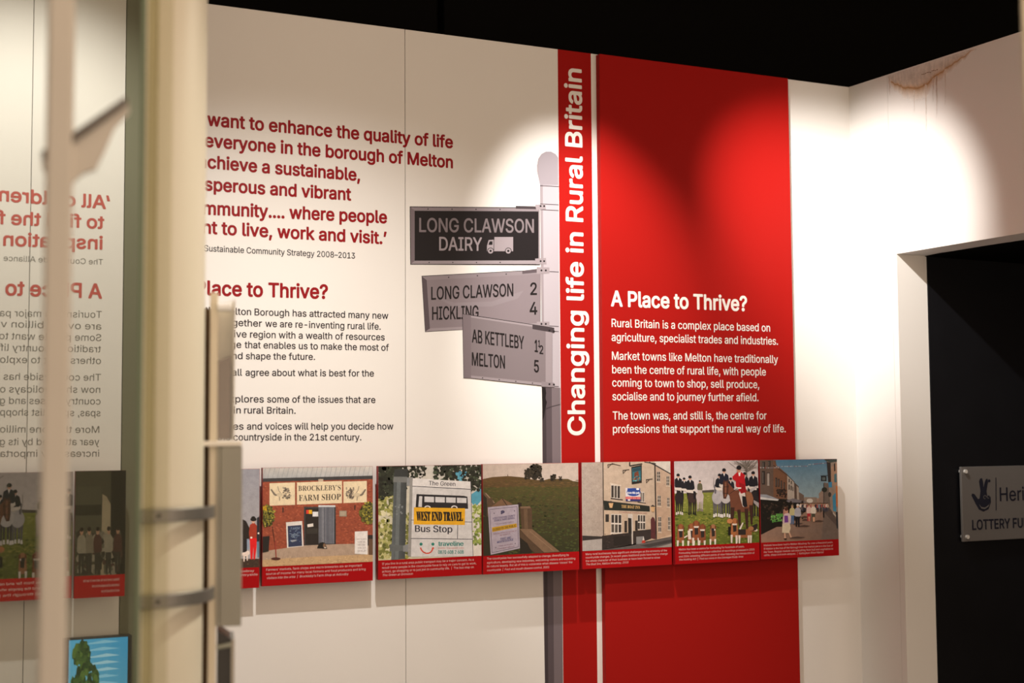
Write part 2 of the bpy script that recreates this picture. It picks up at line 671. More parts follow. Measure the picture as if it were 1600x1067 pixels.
# pale post that just shows at the right edge of the view
P = EYE + ray(1594, 10) * (2.0 / np.linalg.norm(ray(1594, 10)))
e1 = np.array([AR[0], AR[1], 0]) / math.hypot(AR[0], AR[1])
_d = ray(1594, 10)
e2 = np.array([_d[0], _d[1], 0]) / math.hypot(_d[0], _d[1])
e1 = np.array([e2[1], -e2[0], 0])
mb = MB()
mb.frame_box((P[0], P[1], 0), e1, e2, UPZ, (0, 0.14), (0, 0.14), (0, 3.45))
tag(mb.build('pillar_right', M['cream'], bevel=0.006), 'pale cream pillar at the right edge above the header', 'pillar', kind='structure')

# ------------------------------------------------------------------ left wall: seen only as a reflection in the dark glass
PC = 2.15                                     # glass plane: x + y = PC, so the long-wall plane mirrors onto the left wall


def mir(p):
    return np.array([PC - p[1], PC - p[0], p[2]])


assert abs((PC - D) - XL) < 1e-6
NL = (1, 0, 0)


def left_pt(px, py, lift=0.0):
    return mir(wall_pt(px, py, D - lift))


yb = left_pt(192, 500)[1]
ys = left_pt(45, 500)[1]
mb = MB()
mb.box((XL - 0.03, yb + 0.001, 0), (XL, ys - 0.0008, TOP))
mb.box((XL - 0.03, ys + 0.0008, 0), (XL, D, TOP))
mb.box((XL - 0.028, yb + 0.001, 0), (XL - 0.012, D - 0.01, TOP - 0.01), 1)
mb.box((XL - 0.03, -1.5, 0), (XL, yb - 0.001, 3.45), 2)
mb.box((XL - 0.08, -1.5, 0), (XL - 0.04, 4.6, 3.45), 3)
tag(mb.build('wall_left', [M['wall'], M['seam'], M['green_wall'], M['black']]), 'cream display wall mirrored in the dark glass', 'wall', kind='structure')


def left_line(mb, s, a, b, cap, **k):
    em = em_at((a[0] + b[0]) / 2, (a[1] + b[1]) / 2, cap)
    put_text(mb, s, left_pt(*a, 0.0004), left_pt(*b, 0.0004), UPZ, em, NL, **k)


t = empty('quote_lettering', left_pt(80, 413), 'red quotation about all children, glass haze put into its ink, reversed in the tall dark glass', 'lettering')
mb = MB()
left_line(mb, '\u2018All children', (171, 326.4), (-1, 313.5), 20.5, bold=0.022)
left_line(mb, 'to find the f', (162, 357.2), (-3, 349.5), 20.0, bold=0.022)
left_line(mb, 'inspiration', (159.7, 389.4), (5.6, 383.3), 20.0, bold=0.022)
mb.build('quotation', M['red_hazed'], t)
mb = MB()
left_line(mb, 'The Countryside Alliance', (160.9, 413.6), (5.6, 407.4), 8.8)
mb.build('attribution', M['charcoal_hazed'], t)
t = empty('intro_lettering', left_pt(80, 715), 'tourism text under a red heading, reversed in the tall dark glass', 'lettering')
mb = MB()
left_line(mb, 'A Place to', (158.6, 465.9), (9, 460.7), 22.3, bold=0.022)
mb.build('heading', M['red_hazed'], t)
mb = MB()
for s_, a, b in (('Tourism is a major pa', (159, 496.6), (0, 494)), ('are over a billion v', (158.2, 515), (1.3, 511)),
                 ('Some people want to', (158.2, 532.8), (-1.3, 529.7)), ('traditional country lif', (157.7, 550.5), (0, 548)),
                 ('others want to explo', (157.7, 568.7), (0, 566.7)), ('The countryside has', (157.5, 594.8), (5.6, 593.3)),
                 ('now short holidays o', (156.5, 613.8), (0, 613)), ('country houses and g', (157, 632), (0, 630.8)),
                 ('spas, specialist shopp', (157, 650.3), (0, 649)), ('More than one millio', (155, 676.3), (0, 675.6)),
                 ('year attracted by its g', (155, 695.3), (0, 695.3)), ('increasingly importa', (155, 713.5), (0.8, 713.8))):
    left_line(mb, s_, a, b, 10.8)
mb.build('body_text', M['charcoal_hazed'], t)


# ------------------------------------------------------------------ printed pictures
class Paint:
    """a printed photograph: flat ink shapes laid one on another; coordinates are those of a measured crop (scale, origin)"""

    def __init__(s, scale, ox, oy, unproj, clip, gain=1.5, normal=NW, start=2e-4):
        s.k, s.ox, s.oy, s.un, s.clip, s.g, s.n = scale, ox, oy, unproj, clip, gain, np.array(normal, float)
        s.v, s.f, s.c, s.z, s.r = [], [], [], start, random.Random(7)
        s.lim, s.lv = None, None

    def _clip(s, pts):
        x0, y0, x1, y1 = s.clip
        for ax, lim, sg in ((0, x0, 1), (0, x1, -1), (1, y0, 1), (1, y1, -1)):
            out = []
            for i in range(len(pts)):
                p, q = pts[i - 1], pts[i]
                ip, iq = (p[ax] - lim) * sg >= 0, (q[ax] - lim) * sg >= 0
                if ip != iq:
                    t = (lim - p[ax]) / (q[ax] - p[ax])
                    out.append(tuple(p[j] + (q[j] - p[j]) * t for j in range(len(p))))
                if iq:
                    out.append(q)
            pts = out
            if not pts:
                return []
        return pts

    def poly(s, pts, col, g=None):
        cols = col if isinstance(col, list) else [col] * len(pts)
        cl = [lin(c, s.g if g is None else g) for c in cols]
        pts = s._clip([(p[0], p[1], *c) for p, c in zip(pts, cl)])
        if len(pts) < 3:
            return
        k = len(s.v)
        if s.lv is None:
            s.z += 4e-6
        for p in pts:
            w = s.fit(s.un(p[0] / s.k + s.ox, p[1] / s.k + s.oy))
            s.v.append(tuple(w + s.n * (s.z if s.lv is None else s.lv)))
            s.c.append((*p[2:5], 1))
        if len(pts) == 3:
            s.f.append((k, k + 1, k + 2))
        else:
            for t in tessellate_polygon([[Vector((p[0], p[1], 0)) for p in pts]]):
                s.f.append(tuple(i + k for i in t))

    def fit(s, w):
        if s.lim:
            x0, x1, z0, z1 = s.lim
            w = np.array([min(max(w[0], x0), x1), w[1], min(max(w[2], z0), z1)])
        return w

    def level(s, on):
        """ink shapes that do not hide one another share one level"""
        s.z += 4e-6
        s.lv = s.z if on else None

    def rect(s, x0, y0, x1, y1, col):
        s.poly([(x0, y0), (x1, y0), (x1, y1), (x0, y1)], col)

    def ell(s, cx, cy, rx, ry, col, n=14, rot=0.0):
        c, q = math.cos(rot), math.sin(rot)
        s.poly([(cx + rx * math.cos(a) * c - ry * math.sin(a) * q, cy + rx * math.cos(a) * q + ry * math.sin(a) * c)
                for a in [2 * math.pi * i / n for i in range(n)]], col)

    def line(s, pts, w, col):
        for (x0, y0), (x1, y1) in zip(pts, pts[1:]):
            L = math.hypot(x1 - x0, y1 - y0) or 1
            nx, ny = -(y1 - y0) / L * w / 2, (x1 - x0) / L * w / 2
            s.poly([(x0 + nx, y0 + ny), (x1 + nx, y1 + ny), (x1 - nx, y1 - ny), (x0 - nx, y0 - ny)], col)

    def blobs(s, x0, y0, x1, y1, n, r, cols, inside=None, flatness=1.0):
        z0, own = s.z, s.lv is None
        for q in range(n):
            if own:
                s.lv = z0 + 4e-6 * (1 + q % 24)
            x, y = s.r.uniform(x0, x1), s.r.uniform(y0, y1)
            if inside and not inside(x, y):
                continue
            a = s.r.uniform(0.5, 1.2) * r
            ph = s.r.uniform(0, 6)
            s.poly([(x + a * math.cos(ph + i * 1.26) * s.r.uniform(0.6, 1.1), y + a * flatness * math.sin(ph + i * 1.26) * s.r.uniform(0.6, 1.1))
                    for i in range(5)], s.r.choice(cols))
        if own:
            s.lv, s.z = None, z0 + 1.0e-4

    def text(s, st, x0, y0, x1, y1, cap, col, face='sans', bold=0.0, shear=0.0):
        parts, a, b = glyphs(st, face, 2)
        em = cap / (0.68 if face == 'serif' else 0.509)
        L = math.hypot(x1 - x0, y1 - y0)
        ux, uy = (x1 - x0) / L, (y1 - y0) / L
        sx = L / (b - a)
        cl = lin(col, s.g)
        offs = [(0, 0)] + ([(bold, 0), (-bold, 0)] if bold else [])
        for dx, dy in offs:
            s.z += 1.2e-5
            for j, (pts, tri) in enumerate(parts):
                k = len(s.v)
                for x, y in pts:
                    q = ((x - a) * sx + dx * em + shear * y * em, 0)
                    w = s.un((x0 + ux * q[0]) / s.k + s.ox, (y0 + uy * q[0] - (y + dy) * em) / s.k + s.oy)
                    s.v.append(tuple(w + s.n * (s.z + (j % 2) * 3e-6)))
                    s.c.append((*cl, 1))
                s.f += [tuple(i + k for i in t) for t in tri]
        s.z += 1e-5

    def person(s, x, y0, y1, top, legs, skin='#c99b80', hair='#2a201c', w=None):
        """standing figure from head y0 to feet y1"""
        h = y1 - y0
        w = w or h * 0.13
        s.poly([(x - w * 0.75, y0 + h * 0.5), (x + w * 0.75, y0 + h * 0.5), (x + w * 0.6, y1), (x + w * 0.15, y1), (x, y0 + h * 0.62), (x - w * 0.2, y1), (x - w * 0.65, y1)], legs)
        s.poly([(x - w * 0.45, y0 + h * 0.16), (x + w * 0.45, y0 + h * 0.16), (x + w, y0 + h * 0.24), (x + w * 1.15, y0 + h * 0.5), (x + w * 0.7, y0 + h * 0.55), (x - w * 0.7, y0 + h * 0.55), (x - w * 1.15, y0 + h * 0.5), (x - w, y0 + h * 0.24)], top)
        s.ell(x, y0 + h * 0.09, h * 0.055, h * 0.08, skin)
        s.ell(x, y0 + h * 0.045, h * 0.06, h * 0.05, hair)

    def build(s, parent, name='photograph', m=None):
        me = bpy.data.meshes.new(name)
        me.from_pydata(s.v, [], s.f)
        at = me.color_attributes.new('ink', 'FLOAT_COLOR', 'POINT')
        at.data.foreach_set('color', [c for q in s.c for c in q])
        me.materials.append(m or M['print'])
        return link(name, me, parent)


SO = 0.055            # the picture panels stand off the wall
TH = 0.012
YF = D - SO
GROUP = 'picture panels in the row on the wall'


def panel_un(px, py):
    return wall_pt(px, py, YF)


def picture_panel(tl, tr, br, bl, cap_l, cap_r, label, lines, text_x, text_y0, text_y1, dims, back=(D, D)):
    """a picture panel with a red caption; corners measured. dims = list of (x_left,x_right, y_left, y_right) for each caption line"""
    a, b, c, d = (panel_un(*p) for p in (tl, tr, br, bl))
    x0, x1 = (a[0] + d[0]) / 2, (b[0] + c[0]) / 2
    z1, z0 = (a[2] + b[2]) / 2, (c[2] + d[2]) / 2
    zc = (panel_un(tl[0], cap_l)[2] + panel_un(tr[0], cap_r)[2]) / 2
    t = empty('picture_panel', ((x0 + x1) / 2, YF + TH, z0), label, 'picture panel', GROUP)
    m = MB()
    m.box((x0, YF, z0), (x1, YF + TH, z1))
    m.build('backing_board', M['side_red'], t)
    for x, yb_ in ((x0 + 0.03, back[0]), (x1 - 0.03, back[1])):
        for z in (z0 + 0.06, z1 - 0.05):
            m = MB()
            m.tube((x, YF + TH, z), (x, yb_, z), 0.007, 12)
            m.build('standoff', M['steel'], t)
    m = MB()
    m.box((x0 + 0.0003, YF - 0.0003, z0 + 0.0003), (x1, YF, zc))
    cb = m.build('caption_band', M['caption_red'], t)
    m = MB()
    for (st, it), (xl, xr, yl, yr) in zip(lines, dims):
        P0, P1 = panel_un(xl, yl), panel_un(xr, yr)
        P0[1] = P1[1] = YF - 0.0006
        zm = (P0[2] + P1[2]) / 2
        P0[2] = P1[2] = zm
        put_text(m, st, P0, P1, UPZ, 0.0106, NW, res=2, shear=0.18 if it else 0.0)
    m.build('caption_text', M['caption_ink'], cb)
    return t, (x0 + 0.0006, x1 - 0.0004, zc, z1 - 0.0004)


def crop_lines(k, ox, oy, rows):
    return [(xl / k + ox, xr / k + ox, yl / k + oy, yr / k + oy) for xl, xr, yl, yr in rows]


# --- panel: two people and a small dog (its left half is hidden by the grey box)
k, ox, oy = 4.852, 370, 710
t, R0 = picture_panel((262, 735.5), (405.4, 731.4), (405.4, 916.9), (262, 927), 892.5, 886.2,
                      'leftmost picture panel on the wall, woman in red trousers with a white dog, half hidden', [('Melton Mowbray', 0), ('in the countryside', 0)], 0, 0, 0,
                      crop_lines(k, ox, oy, [(-95, 130, 900, 888), (-120, 158, 930, 916)]))
p = Paint(k, ox, oy, panel_un, (-535, 75, 191, 882), 1.12)
p.lim = R0
p.poly([(-520, 100), (172, 100), (172, 900), (-520, 900)], ['#8f8f98', '#8f8f98', '#a9a5a8', '#a9a5a8'])
p.rect(-520, 790, 172, 900, '#3a2b22')
p.blobs(-200, 790, 172, 860, 60, 10, ['#2e221b', '#4a382b', '#56432f'], flatness=0.4)
p.person(-60, 470, 800, '#2d3350', '#30303a')
p.person(-150, 480, 810, '#4d3a2c', '#26262c')
p.poly([(44, 490), (70, 505), (98, 560), (100, 650), (44, 660)], '#241d1b')
p.poly([(44, 640), (78, 640), (76, 780), (50, 780), (44, 760)], '#1f1c20')
p.poly([(76, 640), (95, 640), (92, 720), (78, 720)], '#8d9ab0')
p.poly([(98, 535), (128, 512), (152, 540), (158, 590), (172, 605), (168, 630), (150, 640), (96, 640), (92, 590)], '#9c3522')
p.poly([(98, 635), (152, 635), (150, 700), (138, 795), (126, 795), (126, 700), (118, 795), (104, 795), (100, 700)], '#d6161c')
p.ell(125, 505, 13, 18, '#caa08a')
p.ell(126, 492, 24, 15, '#171314')
p.ell(125, 480, 16, 12, '#171314')
p.poly([(152, 480), (172, 470), (172, 760), (158, 760), (150, 640)], '#20242c')
p.poly([(150, 660), (172, 660), (172, 780), (156, 780)], '#5a7a90')
p.ell(110, 630, 8, 7, '#e8e0d8')
p.ell(165, 597, 8, 7, '#e8e0d8')
p.poly([(38, 745), (65, 740), (80, 728), (96, 735), (98, 752), (84, 765), (82, 805), (76, 805), (72, 772), (62, 772), (58, 812), (51, 812), (50, 770), (38, 765)], '#e6d5cb')
p.build(t)

# --- panel: farm shop
t, R1 = picture_panel((409.8, 731.2), (582.3, 728.1), (582.7, 906.4), (409.8, 916.7), 886.2, 876.5,
                      'picture panel of a brick farm shop with a long cream shop sign', [
    ('Farmers\u2019 markets, farm shops and micro breweries are an important', 0), ('source of income for many local farmers and food producers and bring', 0), ('visitors into the area  |  Brockleby\u2019s Farm Shop at Asfordby', 1)], 0, 0, 0,
    crop_lines(k, ox, oy, [(222, 948, 884, 846), (222, 975, 914, 876), (225, 845, 945, 914)]))
p = Paint(k, ox, oy, panel_un, (179, 58, 1051, 883), 1.12)
p.lim = R1
p.rect(170, 50, 1060, 900, '#8f4631')
# brick courses
p.level(True)
for j in range(52):
    y = 188 + j * 10
    for i in range(60):
        if p.r.random() < 0.5:
            x = 190 + i * 15 + (j % 2) * 7
            p.poly([(x, y), (x + 13, y), (x + 13, y + 8), (x, y + 8)], p.r.choice(['#a0523a', '#7e3b29', '#93472f', '#a85a40', '#84402c']))
p.level(False)
p.poly([(190, 80), (1035, 60), (1035, 170), (190, 190)], ['#b9b5b0', '#c6c1bb', '#aeb0b2', '#9da0a4'])
for i in range(24):
    x = 205 + i * 36
    p.line([(x + 12, 104 - i * 0.8), (x - 8, 182 - i * 0.5)], 3, '#8c8f94')
p.poly([(190, 182), (1035, 160), (1035, 186), (190, 208)], '#3a3a3c')
p.rect(618, 186, 655, 212, '#b8a590')
for x0, x1, y0, y1 in ((248, 441, 212, 388), (455, 797, 206, 380), (808, 985, 200, 368)):
    dy = -6 * (x1 - x0) / 180
    p.poly([(x0, y0 + 6), (x1, y0 + 6 + dy), (x1, y1 + dy), (x0, y1)], '#dccbab')
p.text('BROCKLEBY\u2019S', 466, 276, 788, 270, 38, '#4a3f36', face='serif')
p.text('FARM SHOP', 470, 352, 788, 342, 44, '#3d342c', face='serif')
for cx_, fl in ((330, 1), (905, -1)):
    for _ in range(46):
        x = cx_ + fl * p.r.uniform(20, 85) * 0.9
        p.ell(x, p.r.uniform(250, 335), p.r.uniform(4, 10), p.r.uniform(4, 9), p.r.choice(['#6d6358', '#8b8072', '#a89a85', '#4e463e']), 7)
    p.line([(cx_ - fl * 70, 262), (cx_ - fl * 40, 300), (cx_ - fl * 8, 318), (cx_ - fl * 5, 350)], 7, '#8f8373')
    p.line([(cx_ - fl * 70, 265), (cx_ - fl * 45, 306), (cx_ - fl * 20, 310)], 10, '#6f655a')
    p.line([(cx_ - fl * 20, 240), (cx_ - fl * 12, 275), (cx_ + fl * 10, 300)], 6, '#9b8e7c')
    p.ell(cx_ - fl * 5, 305, 24, 16, '#c3b498')
p.rect(345, 400, 354, 440, '#2c2320')
p.rect(890, 384, 899, 420, '#2c2320')
p.rect(508, 396, 750, 690, '#39393a')
p.rect(520, 408, 622, 685, '#241f1d')
p.rect(526, 420, 570, 450, '#d4a31f')
p.rect(526, 420, 546, 450, '#c8392c')
p.rect(574, 434, 616, 470, '#d9dade')
p.poly([(534, 530), (578, 522), (580, 545), (536, 552)], '#d8d2cc')
p.rect(528, 560, 612, 600, '#33302c')
p.rect(618, 385, 746, 398, '#c9cdd2')
p.rect(620, 398, 740, 676, '#5c5f6a')
for i in range(30):
    x = 622 + i * 4
    p.rect(x, 398, x + 1.8, 674, p.r.choice(['#7c7f88', '#4a4c56', '#8e9098', '#3f414b']))
p.rect(742, 490, 748, 690, '#20201f')
p.rect(776, 426, 832, 470, '#8d8170')
p.rect(782, 432, 826, 464, '#a09280')
p.poly([(190, 735), (500, 690), (750, 680), (1035, 675), (1035, 760), (190, 800)], '#a7917f')
for i in range(26):
    p.line([(190 + i * 34, 735), (150 + i * 38, 800)], 2, '#957f6f')
p.poly([(190, 800), (560, 775), (1035, 755), (1035, 860), (190, 870)], '#b99a74')
p.blobs(190, 775, 1035, 850, 260, 6, ['#c9ab84', '#a98a66', '#d0b48e', '#9c7e5c'], flatness=0.5)
p.poly([(372, 514), (494, 504), (505, 695), (380, 708)], '#d8d3ce')
p.poly([(384, 542), (488, 534), (494, 692), (390, 702)], '#2b3450')
for i in range(46):
    p.ell(p.r.uniform(400, 480), p.r.uniform(550, 660), p.r.uniform(3, 9), 2.4, p.r.choice(['#5d7391', '#7f90a5', '#3e5273']), 6)
p.text('FARM', 408, 572, 474, 566, 18, '#7f93a8')
p.text('NOW', 414, 620, 462, 615, 18, '#90a2b4')
p.text('open', 410, 662, 450, 657, 16, '#d8dfe4')
p.poly([(610, 700), (625, 670), (650, 664), (668, 672), (684, 714), (664, 716), (640, 712), (608, 712)], '#16130f')
p.ell(662, 690, 10, 16, '#7a5f4a')
p.ell(668, 706, 9, 5, '#c9bdb0')
p.poly([(893, 584), (990, 580), (990, 758), (893, 752)], '#dcd8d6')
for j, w_ in enumerate(('BROCKLEBYS', 'LOCAL', 'ORGANIC', 'MEAT', 'SOLD')):
    p.text(w_, 906 + (0 if j == 0 else 8), 646 + j * 23, 982 - (0 if j == 0 else 6), 645 + j * 23, 9 if j == 0 else 14, '#9a8f90', face='serif')
p.rect(990, 610, 1035, 690, '#2a2422')
p.rect(998, 640, 1035, 760, '#5f4634')
p.poly([(190, 622), (248, 618), (240, 735), (190, 745)], '#201d1c')
for cx_, cy_, rx_, ry_ in ((225, 465, 66, 82), (1000, 445, 70, 85)):
    p.ell(cx_, cy_, rx_ * 0.9, ry_ * 0.9, '#4b4a20')
    p.blobs(cx_ - rx_, cy_ - ry_, cx_ + rx_, cy_ + ry_, 240, 10, ['#6d6a2a', '#8a8130', '#3d3d1a', '#a3963d', '#2d2d14', '#5d5c25'],
            lambda x, y: ((x - cx_) / rx_) ** 2 + ((y - cy_) / ry_) ** 2 < 1)
p.blobs(195, 380, 225, 420, 14, 8, ['#d0a818', '#b9921a'])
p.line([(268, 545), (285, 660)], 4, '#3b2a22')
p.line([(290, 655), (297, 790)], 8, '#8f3a30')
p.ell(295, 790, 36, 11, '#4a241d')
p.build(t)

# --- panel: bus stop
k, ox, oy = 4.85, 580, 710
t, R2 = picture_panel((590.7, 728.6), (751.5, 725.5), (752.8, 897.6), (590.7, 905.9), 875, 868.8,
                      'picture panel of a village bus stop sign with a yellow sticker', [
    ('If you live in a rural area public transport may be a major concern. As a', 0), ('result many people in the countryside have to rely on cars to get to work,', 0), ('school, go shopping or to just join in community life.  |  The bus stop on', 0), ('The Green at Grimston', 1)], 0, 0, 0,
    crop_lines(k, ox, oy, [(82, 776, 836, 805), (82, 796, 864, 834), (82, 776, 893, 862), (84, 314, 922, 912)]))
p = Paint(k, ox, oy, panel_un, (37, 46, 854, 830), 1.12)
p.lim = R2
p.poly([(30, 40), (860, 40), (860, 850), (30, 850)], ['#c9c3bd', '#bdbab6', '#d4cdc6', '#b2ae86'])
p.poly([(760, 300), (835, 250), (835, 350), (790, 400), (755, 360)], '#4d93ab')
p.blobs(50, 300, 180, 800, 260, 22, ['#8f8f4a', '#6a6d33', '#b2ad77', '#55582a', '#a09f62', '#777b3d', '#cfc9a6'])
p.blobs(240, 440, 310, 800, 90, 18, ['#8f8f4a', '#6a6d33', '#b2ad77', '#55582a'])
p.blobs(770, 380, 840, 480, 40, 16, ['#8f9a4a', '#7a8a3a', '#b9bd85'])
p.blobs(770, 480, 840, 690, 50, 16, ['#93a04f', '#7b8b45', '#5f7034'])
dark = ['#1d221a', '#262b20', '#14170f', '#31382a', '#1b1f18']
p.blobs(50, 70, 250, 300, 230, 26, dark)
p.blobs(50, 230, 160, 340, 40, 20, dark)
p.blobs(230, 70, 410, 175, 90, 18, dark + ['#bdb8b2'])
p.blobs(480, 70, 840, 270, 330, 20, dark + ['#3f4a38'])
p.blobs(640, 130, 720, 200, 14, 14, ['#3e7f9b', '#5799b0'])
p.poly([(172, 140), (270, 140), (255, 790), (150, 800)], ['#4c5254', '#353a3c', '#3c4143', '#5b6164'])
p.poly([(195, 140), (225, 140), (205, 795), (178, 798)], '#62696b')
p.poly([(175, 112), (275, 108), (280, 165), (172, 170)], '#2e3233')
p.poly([(168, 168), (275, 170), (275, 212), (165, 210)], '#6d7070')
p.poly([(140, 680), (262, 690), (262, 728), (140, 735)], '#5a5f60')
p.blobs(170, 380, 235, 460, 10, 9, ['#7b8284', '#72797b'])
p.poly([(270, 176), (312, 172), (308, 235), (268, 238)], '#84878a')
p.poly([(240, 690), (296, 672), (294, 740), (240, 735)], '#7c7f82')
p.poly([(292, 172), (316, 174), (302, 775), (276, 770)], '#8c8a88')
p.poly([(314, 180), (752, 205), (770, 770), (300, 775)], '#c6c4c5')
p.poly([(314, 180), (752, 205), (753, 262), (311, 238)], '#d2cfcf')
p.line([(311, 240), (753, 264)], 5, '#272530')
p.text('The Green', 436, 232, 636, 240, 32, '#2b2835', bold=0.01)
p.poly([(342, 300), (700, 313), (728, 320), (733, 412), (335, 400)], '#1d1c22')
p.poly([(362, 316), (386, 317), (382, 398), (356, 396)], '#c4c3c6')
for i in range(4):
    x = 402 + i * 82
    p.poly([(x, 318 + i * 3), (x + 73, 321 + i * 3), (x + 72, 362 + i * 2), (x, 360 + i * 2)], '#c4c3c6')
for x in (425, 628):
    p.ell(x, 404, 25, 18, '#d6d4d6')
    p.ell(x, 408, 17, 14, '#1d1c22')
p.line([(300, 496), (763, 512)], 4, '#2b2835')
p.line([(752, 205), (770, 770)], 4, '#4b4850')
p.line([(298, 636), (766, 642)], 5, '#2b2835')
p.line([(654, 510), (652, 640)], 5, '#2b2835')
p.poly([(322, 400), (710, 408), (708, 534), (320, 530)], '#d9a21b')
p.text('WEST END TRAVEL', 342, 502, 692, 505, 70, '#17120d', face='serif', bold=0.03)
p.text('Bus Stop', 332, 586, 612, 590, 50, '#2b2835', bold=0.02)
p.ell(376, 679, 12, 12, '#1f7467')
p.ell(466, 679, 12, 12, '#1f7467')
p.line([(372, 705), (380, 725), (395, 740), (415, 749), (435, 748), (452, 738), (462, 722), (468, 706)], 10, '#c23f2c')
p.line([(458, 712), (468, 703), (474, 714)], 5, '#c23f2c')
p.text('traveline', 508, 692, 696, 692, 34, '#237a73', bold=0.03)
p.text('public transport info', 506, 714, 700, 714, 12, '#b8605a')
p.text('0870 608 2 608', 506, 752, 698, 752, 27, '#2d7a74', bold=0.02)
p.build(t)

# --- panel: closed field with notice
k, ox, oy = 5.335, 745, 710
t, R3 = picture_panel((754, 725.4), (903.4, 722.7), (905.4, 890), (754.7, 897.4), 868.4, 861.5,
                      'picture panel of a green hill field with a white notice on a fence', [
    ('The countryside has successfully adapted to change; diversifying its', 0), ('agriculture, developing new industries, welcoming visitors and exploiting', 0), ('its natural beauty. But all of this is vulnerable when disease \u2018closes\u2019 the', 0), ('countryside  |  Foot and mouth disease control, 2001', 1)], 0, 0, 0,
    crop_lines(k, ox, oy, [(84, 766, 876, 846), (84, 820, 908, 876), (84, 796, 940, 906), (84, 602, 972, 948)]), (D - 0.0012, D - 0.0012))
p = Paint(k, ox, oy, panel_un, (35, 38, 872, 872), 1.12)
p.lim = R3
p.poly([(30, 30), (880, 30), (880, 300), (30, 300)], ['#b0a096', '#b3a49b', '#b9aaa0', '#b9aaa0'])
p.poly([(48, 205), (130, 188), (260, 180), (380, 190), (480, 212), (560, 215), (600, 203), (760, 204), (800, 222), (855, 226), (855, 850), (48, 850)],
       ['#584024', '#5d4628', '#5c4526', '#4f3d20', '#4b3b20', '#4d3d20', '#4e3e22', '#4f4022', '#4c3d22', '#483b22', '#2e3115', '#2a2d13'])
p.poly([(48, 280), (400, 262), (855, 268), (855, 850), (48, 850)], ['#47421f', '#4a4722', '#463f20', '#272b11', '#242810'])
p.blobs(48, 215, 855, 275, 160, 20, ['#5b4526', '#51411f', '#624a2a', '#4b3c20'], flatness=0.25)
p.blobs(48, 275, 855, 420, 420, 16, ['#49451f', '#3f431c', '#524a25', '#454a20', '#393d1a'], flatness=0.3)
p.blobs(48, 420, 855, 850, 900, 16, ['#3a3f18', '#32371a', '#444a1d', '#2a3012', '#3d4520', '#262b10'], flatness=0.4)
p.blobs(250, 350, 500, 400, 20, 16, ['#282c14'], flatness=0.2)
p.line([(257, 182), (257, 166)], 5, '#4e423a')
tree = ['#201c16', '#2b251c', '#191611', '#352d22']
p.blobs(402, 120, 535, 200, 200, 14, tree, lambda x, y: abs(x - 475) < 30 + (y - 80) * 0.5)
p.blobs(430, 84, 540, 150, 150, 13, tree, lambda x, y: ((x - 490) / 48) ** 2 + ((y - 122) / 40) ** 2 < 1)
p.blobs(400, 130, 450, 165, 30, 10, tree)
p.line([(480, 170), (478, 212)], 7, '#1d1813')
p.blobs(528, 196, 552, 222, 14, 9, tree)
p.blobs(612, 172, 660, 212, 34, 10, tree)
p.blobs(682, 184, 706, 212, 16, 8, tree)
p.poly([(56, 315), (74, 318), (150, 400), (118, 440), (85, 415), (60, 340)], '#5a4636')
p.line([(72, 322), (146, 404)], 7, '#8d7560')
p.poly([(48, 330), (82, 365), (82, 525), (48, 500)], '#231f15')
p.poly([(88, 370), (120, 360), (145, 420), (120, 520), (82, 510)], '#4f3c2c')
p.poly([(118, 435), (210, 366), (300, 415), (150, 440)], '#6a4f3a')
p.line([(210, 368), (250, 425)], 8, '#3a2a1e')
p.poly([(340, 400), (372, 405), (372, 440), (340, 435)], '#231a14')
p.poly([(356, 436), (440, 430), (458, 452), (460, 628), (374, 636)], '#4c3827')
p.poly([(365, 450), (448, 448), (440, 430), (360, 434)], '#6f5744')
p.poly([(390, 455), (420, 455), (424, 630), (396, 632)], '#5f4936')
p.poly([(356, 620), (460, 622), (690, 810), (560, 818), (420, 690)], '#715843')
p.poly([(356, 622), (420, 688), (556, 820), (480, 822), (356, 700)], '#4b3828')
p.poly([(358, 690), (420, 740), (460, 820), (358, 825)], '#1a150e')
p.line([(440, 640), (640, 805)], 4, '#8a6d56')
p.poly([(48, 520), (110, 520), (125, 850), (48, 850)], '#23200f')
p.poly([(90, 440), (344, 416), (358, 782), (114, 836)], '#9d93a0')
p.line([(105, 458), (334, 434), (346, 770), (126, 818), (105, 458)], 4, '#4e4658')
p.poly([(124, 608), (330, 574), (334, 606), (128, 646)], '#b38a20')
p.ell(214, 478, 17, 13, '#3f3a55')
p.ell(205, 492, 8, 6, '#3f3a55')
for j, (w_, x0, x1, y0, y1, h_, c_) in enumerate((('LEICESTERSHIRE COUNTY', 134, 316, 542, 516, 16, '#4b4262'), ('COUNCIL PARKS SERVICE', 142, 314, 560, 536, 16, '#4b4262'),
        ('This permanent path is', 152, 304, 588, 566, 14, '#6d5260'), ('CLOSED TO THE PUBLIC', 130, 326, 638, 602, 20, '#5a4413'), ('because of the current risk of', 136, 328, 668, 640, 12, '#7a4652'),
        ('the spread of', 190, 276, 680, 664, 13, '#7a4652'), ('FOOT AND', 196, 282, 714, 700, 18, '#46446e'), ('MOUTH DISEASE', 168, 302, 740, 716, 18, '#46446e'),
        ('Thank you for your', 180, 298, 770, 750, 13, '#6f465a'), ('cooperation', 170, 312, 792, 770, 13, '#6f465a'))):
    p.text(w_, x0, y0, x1, y1, h_, c_, bold=0.02 if h_ > 15 else 0)
for x, y in ((142, 490), (312, 470), (318, 742), (156, 776)):
    p.ell(x, y, 5, 5, '#5d5262', 6)
p.build(t)

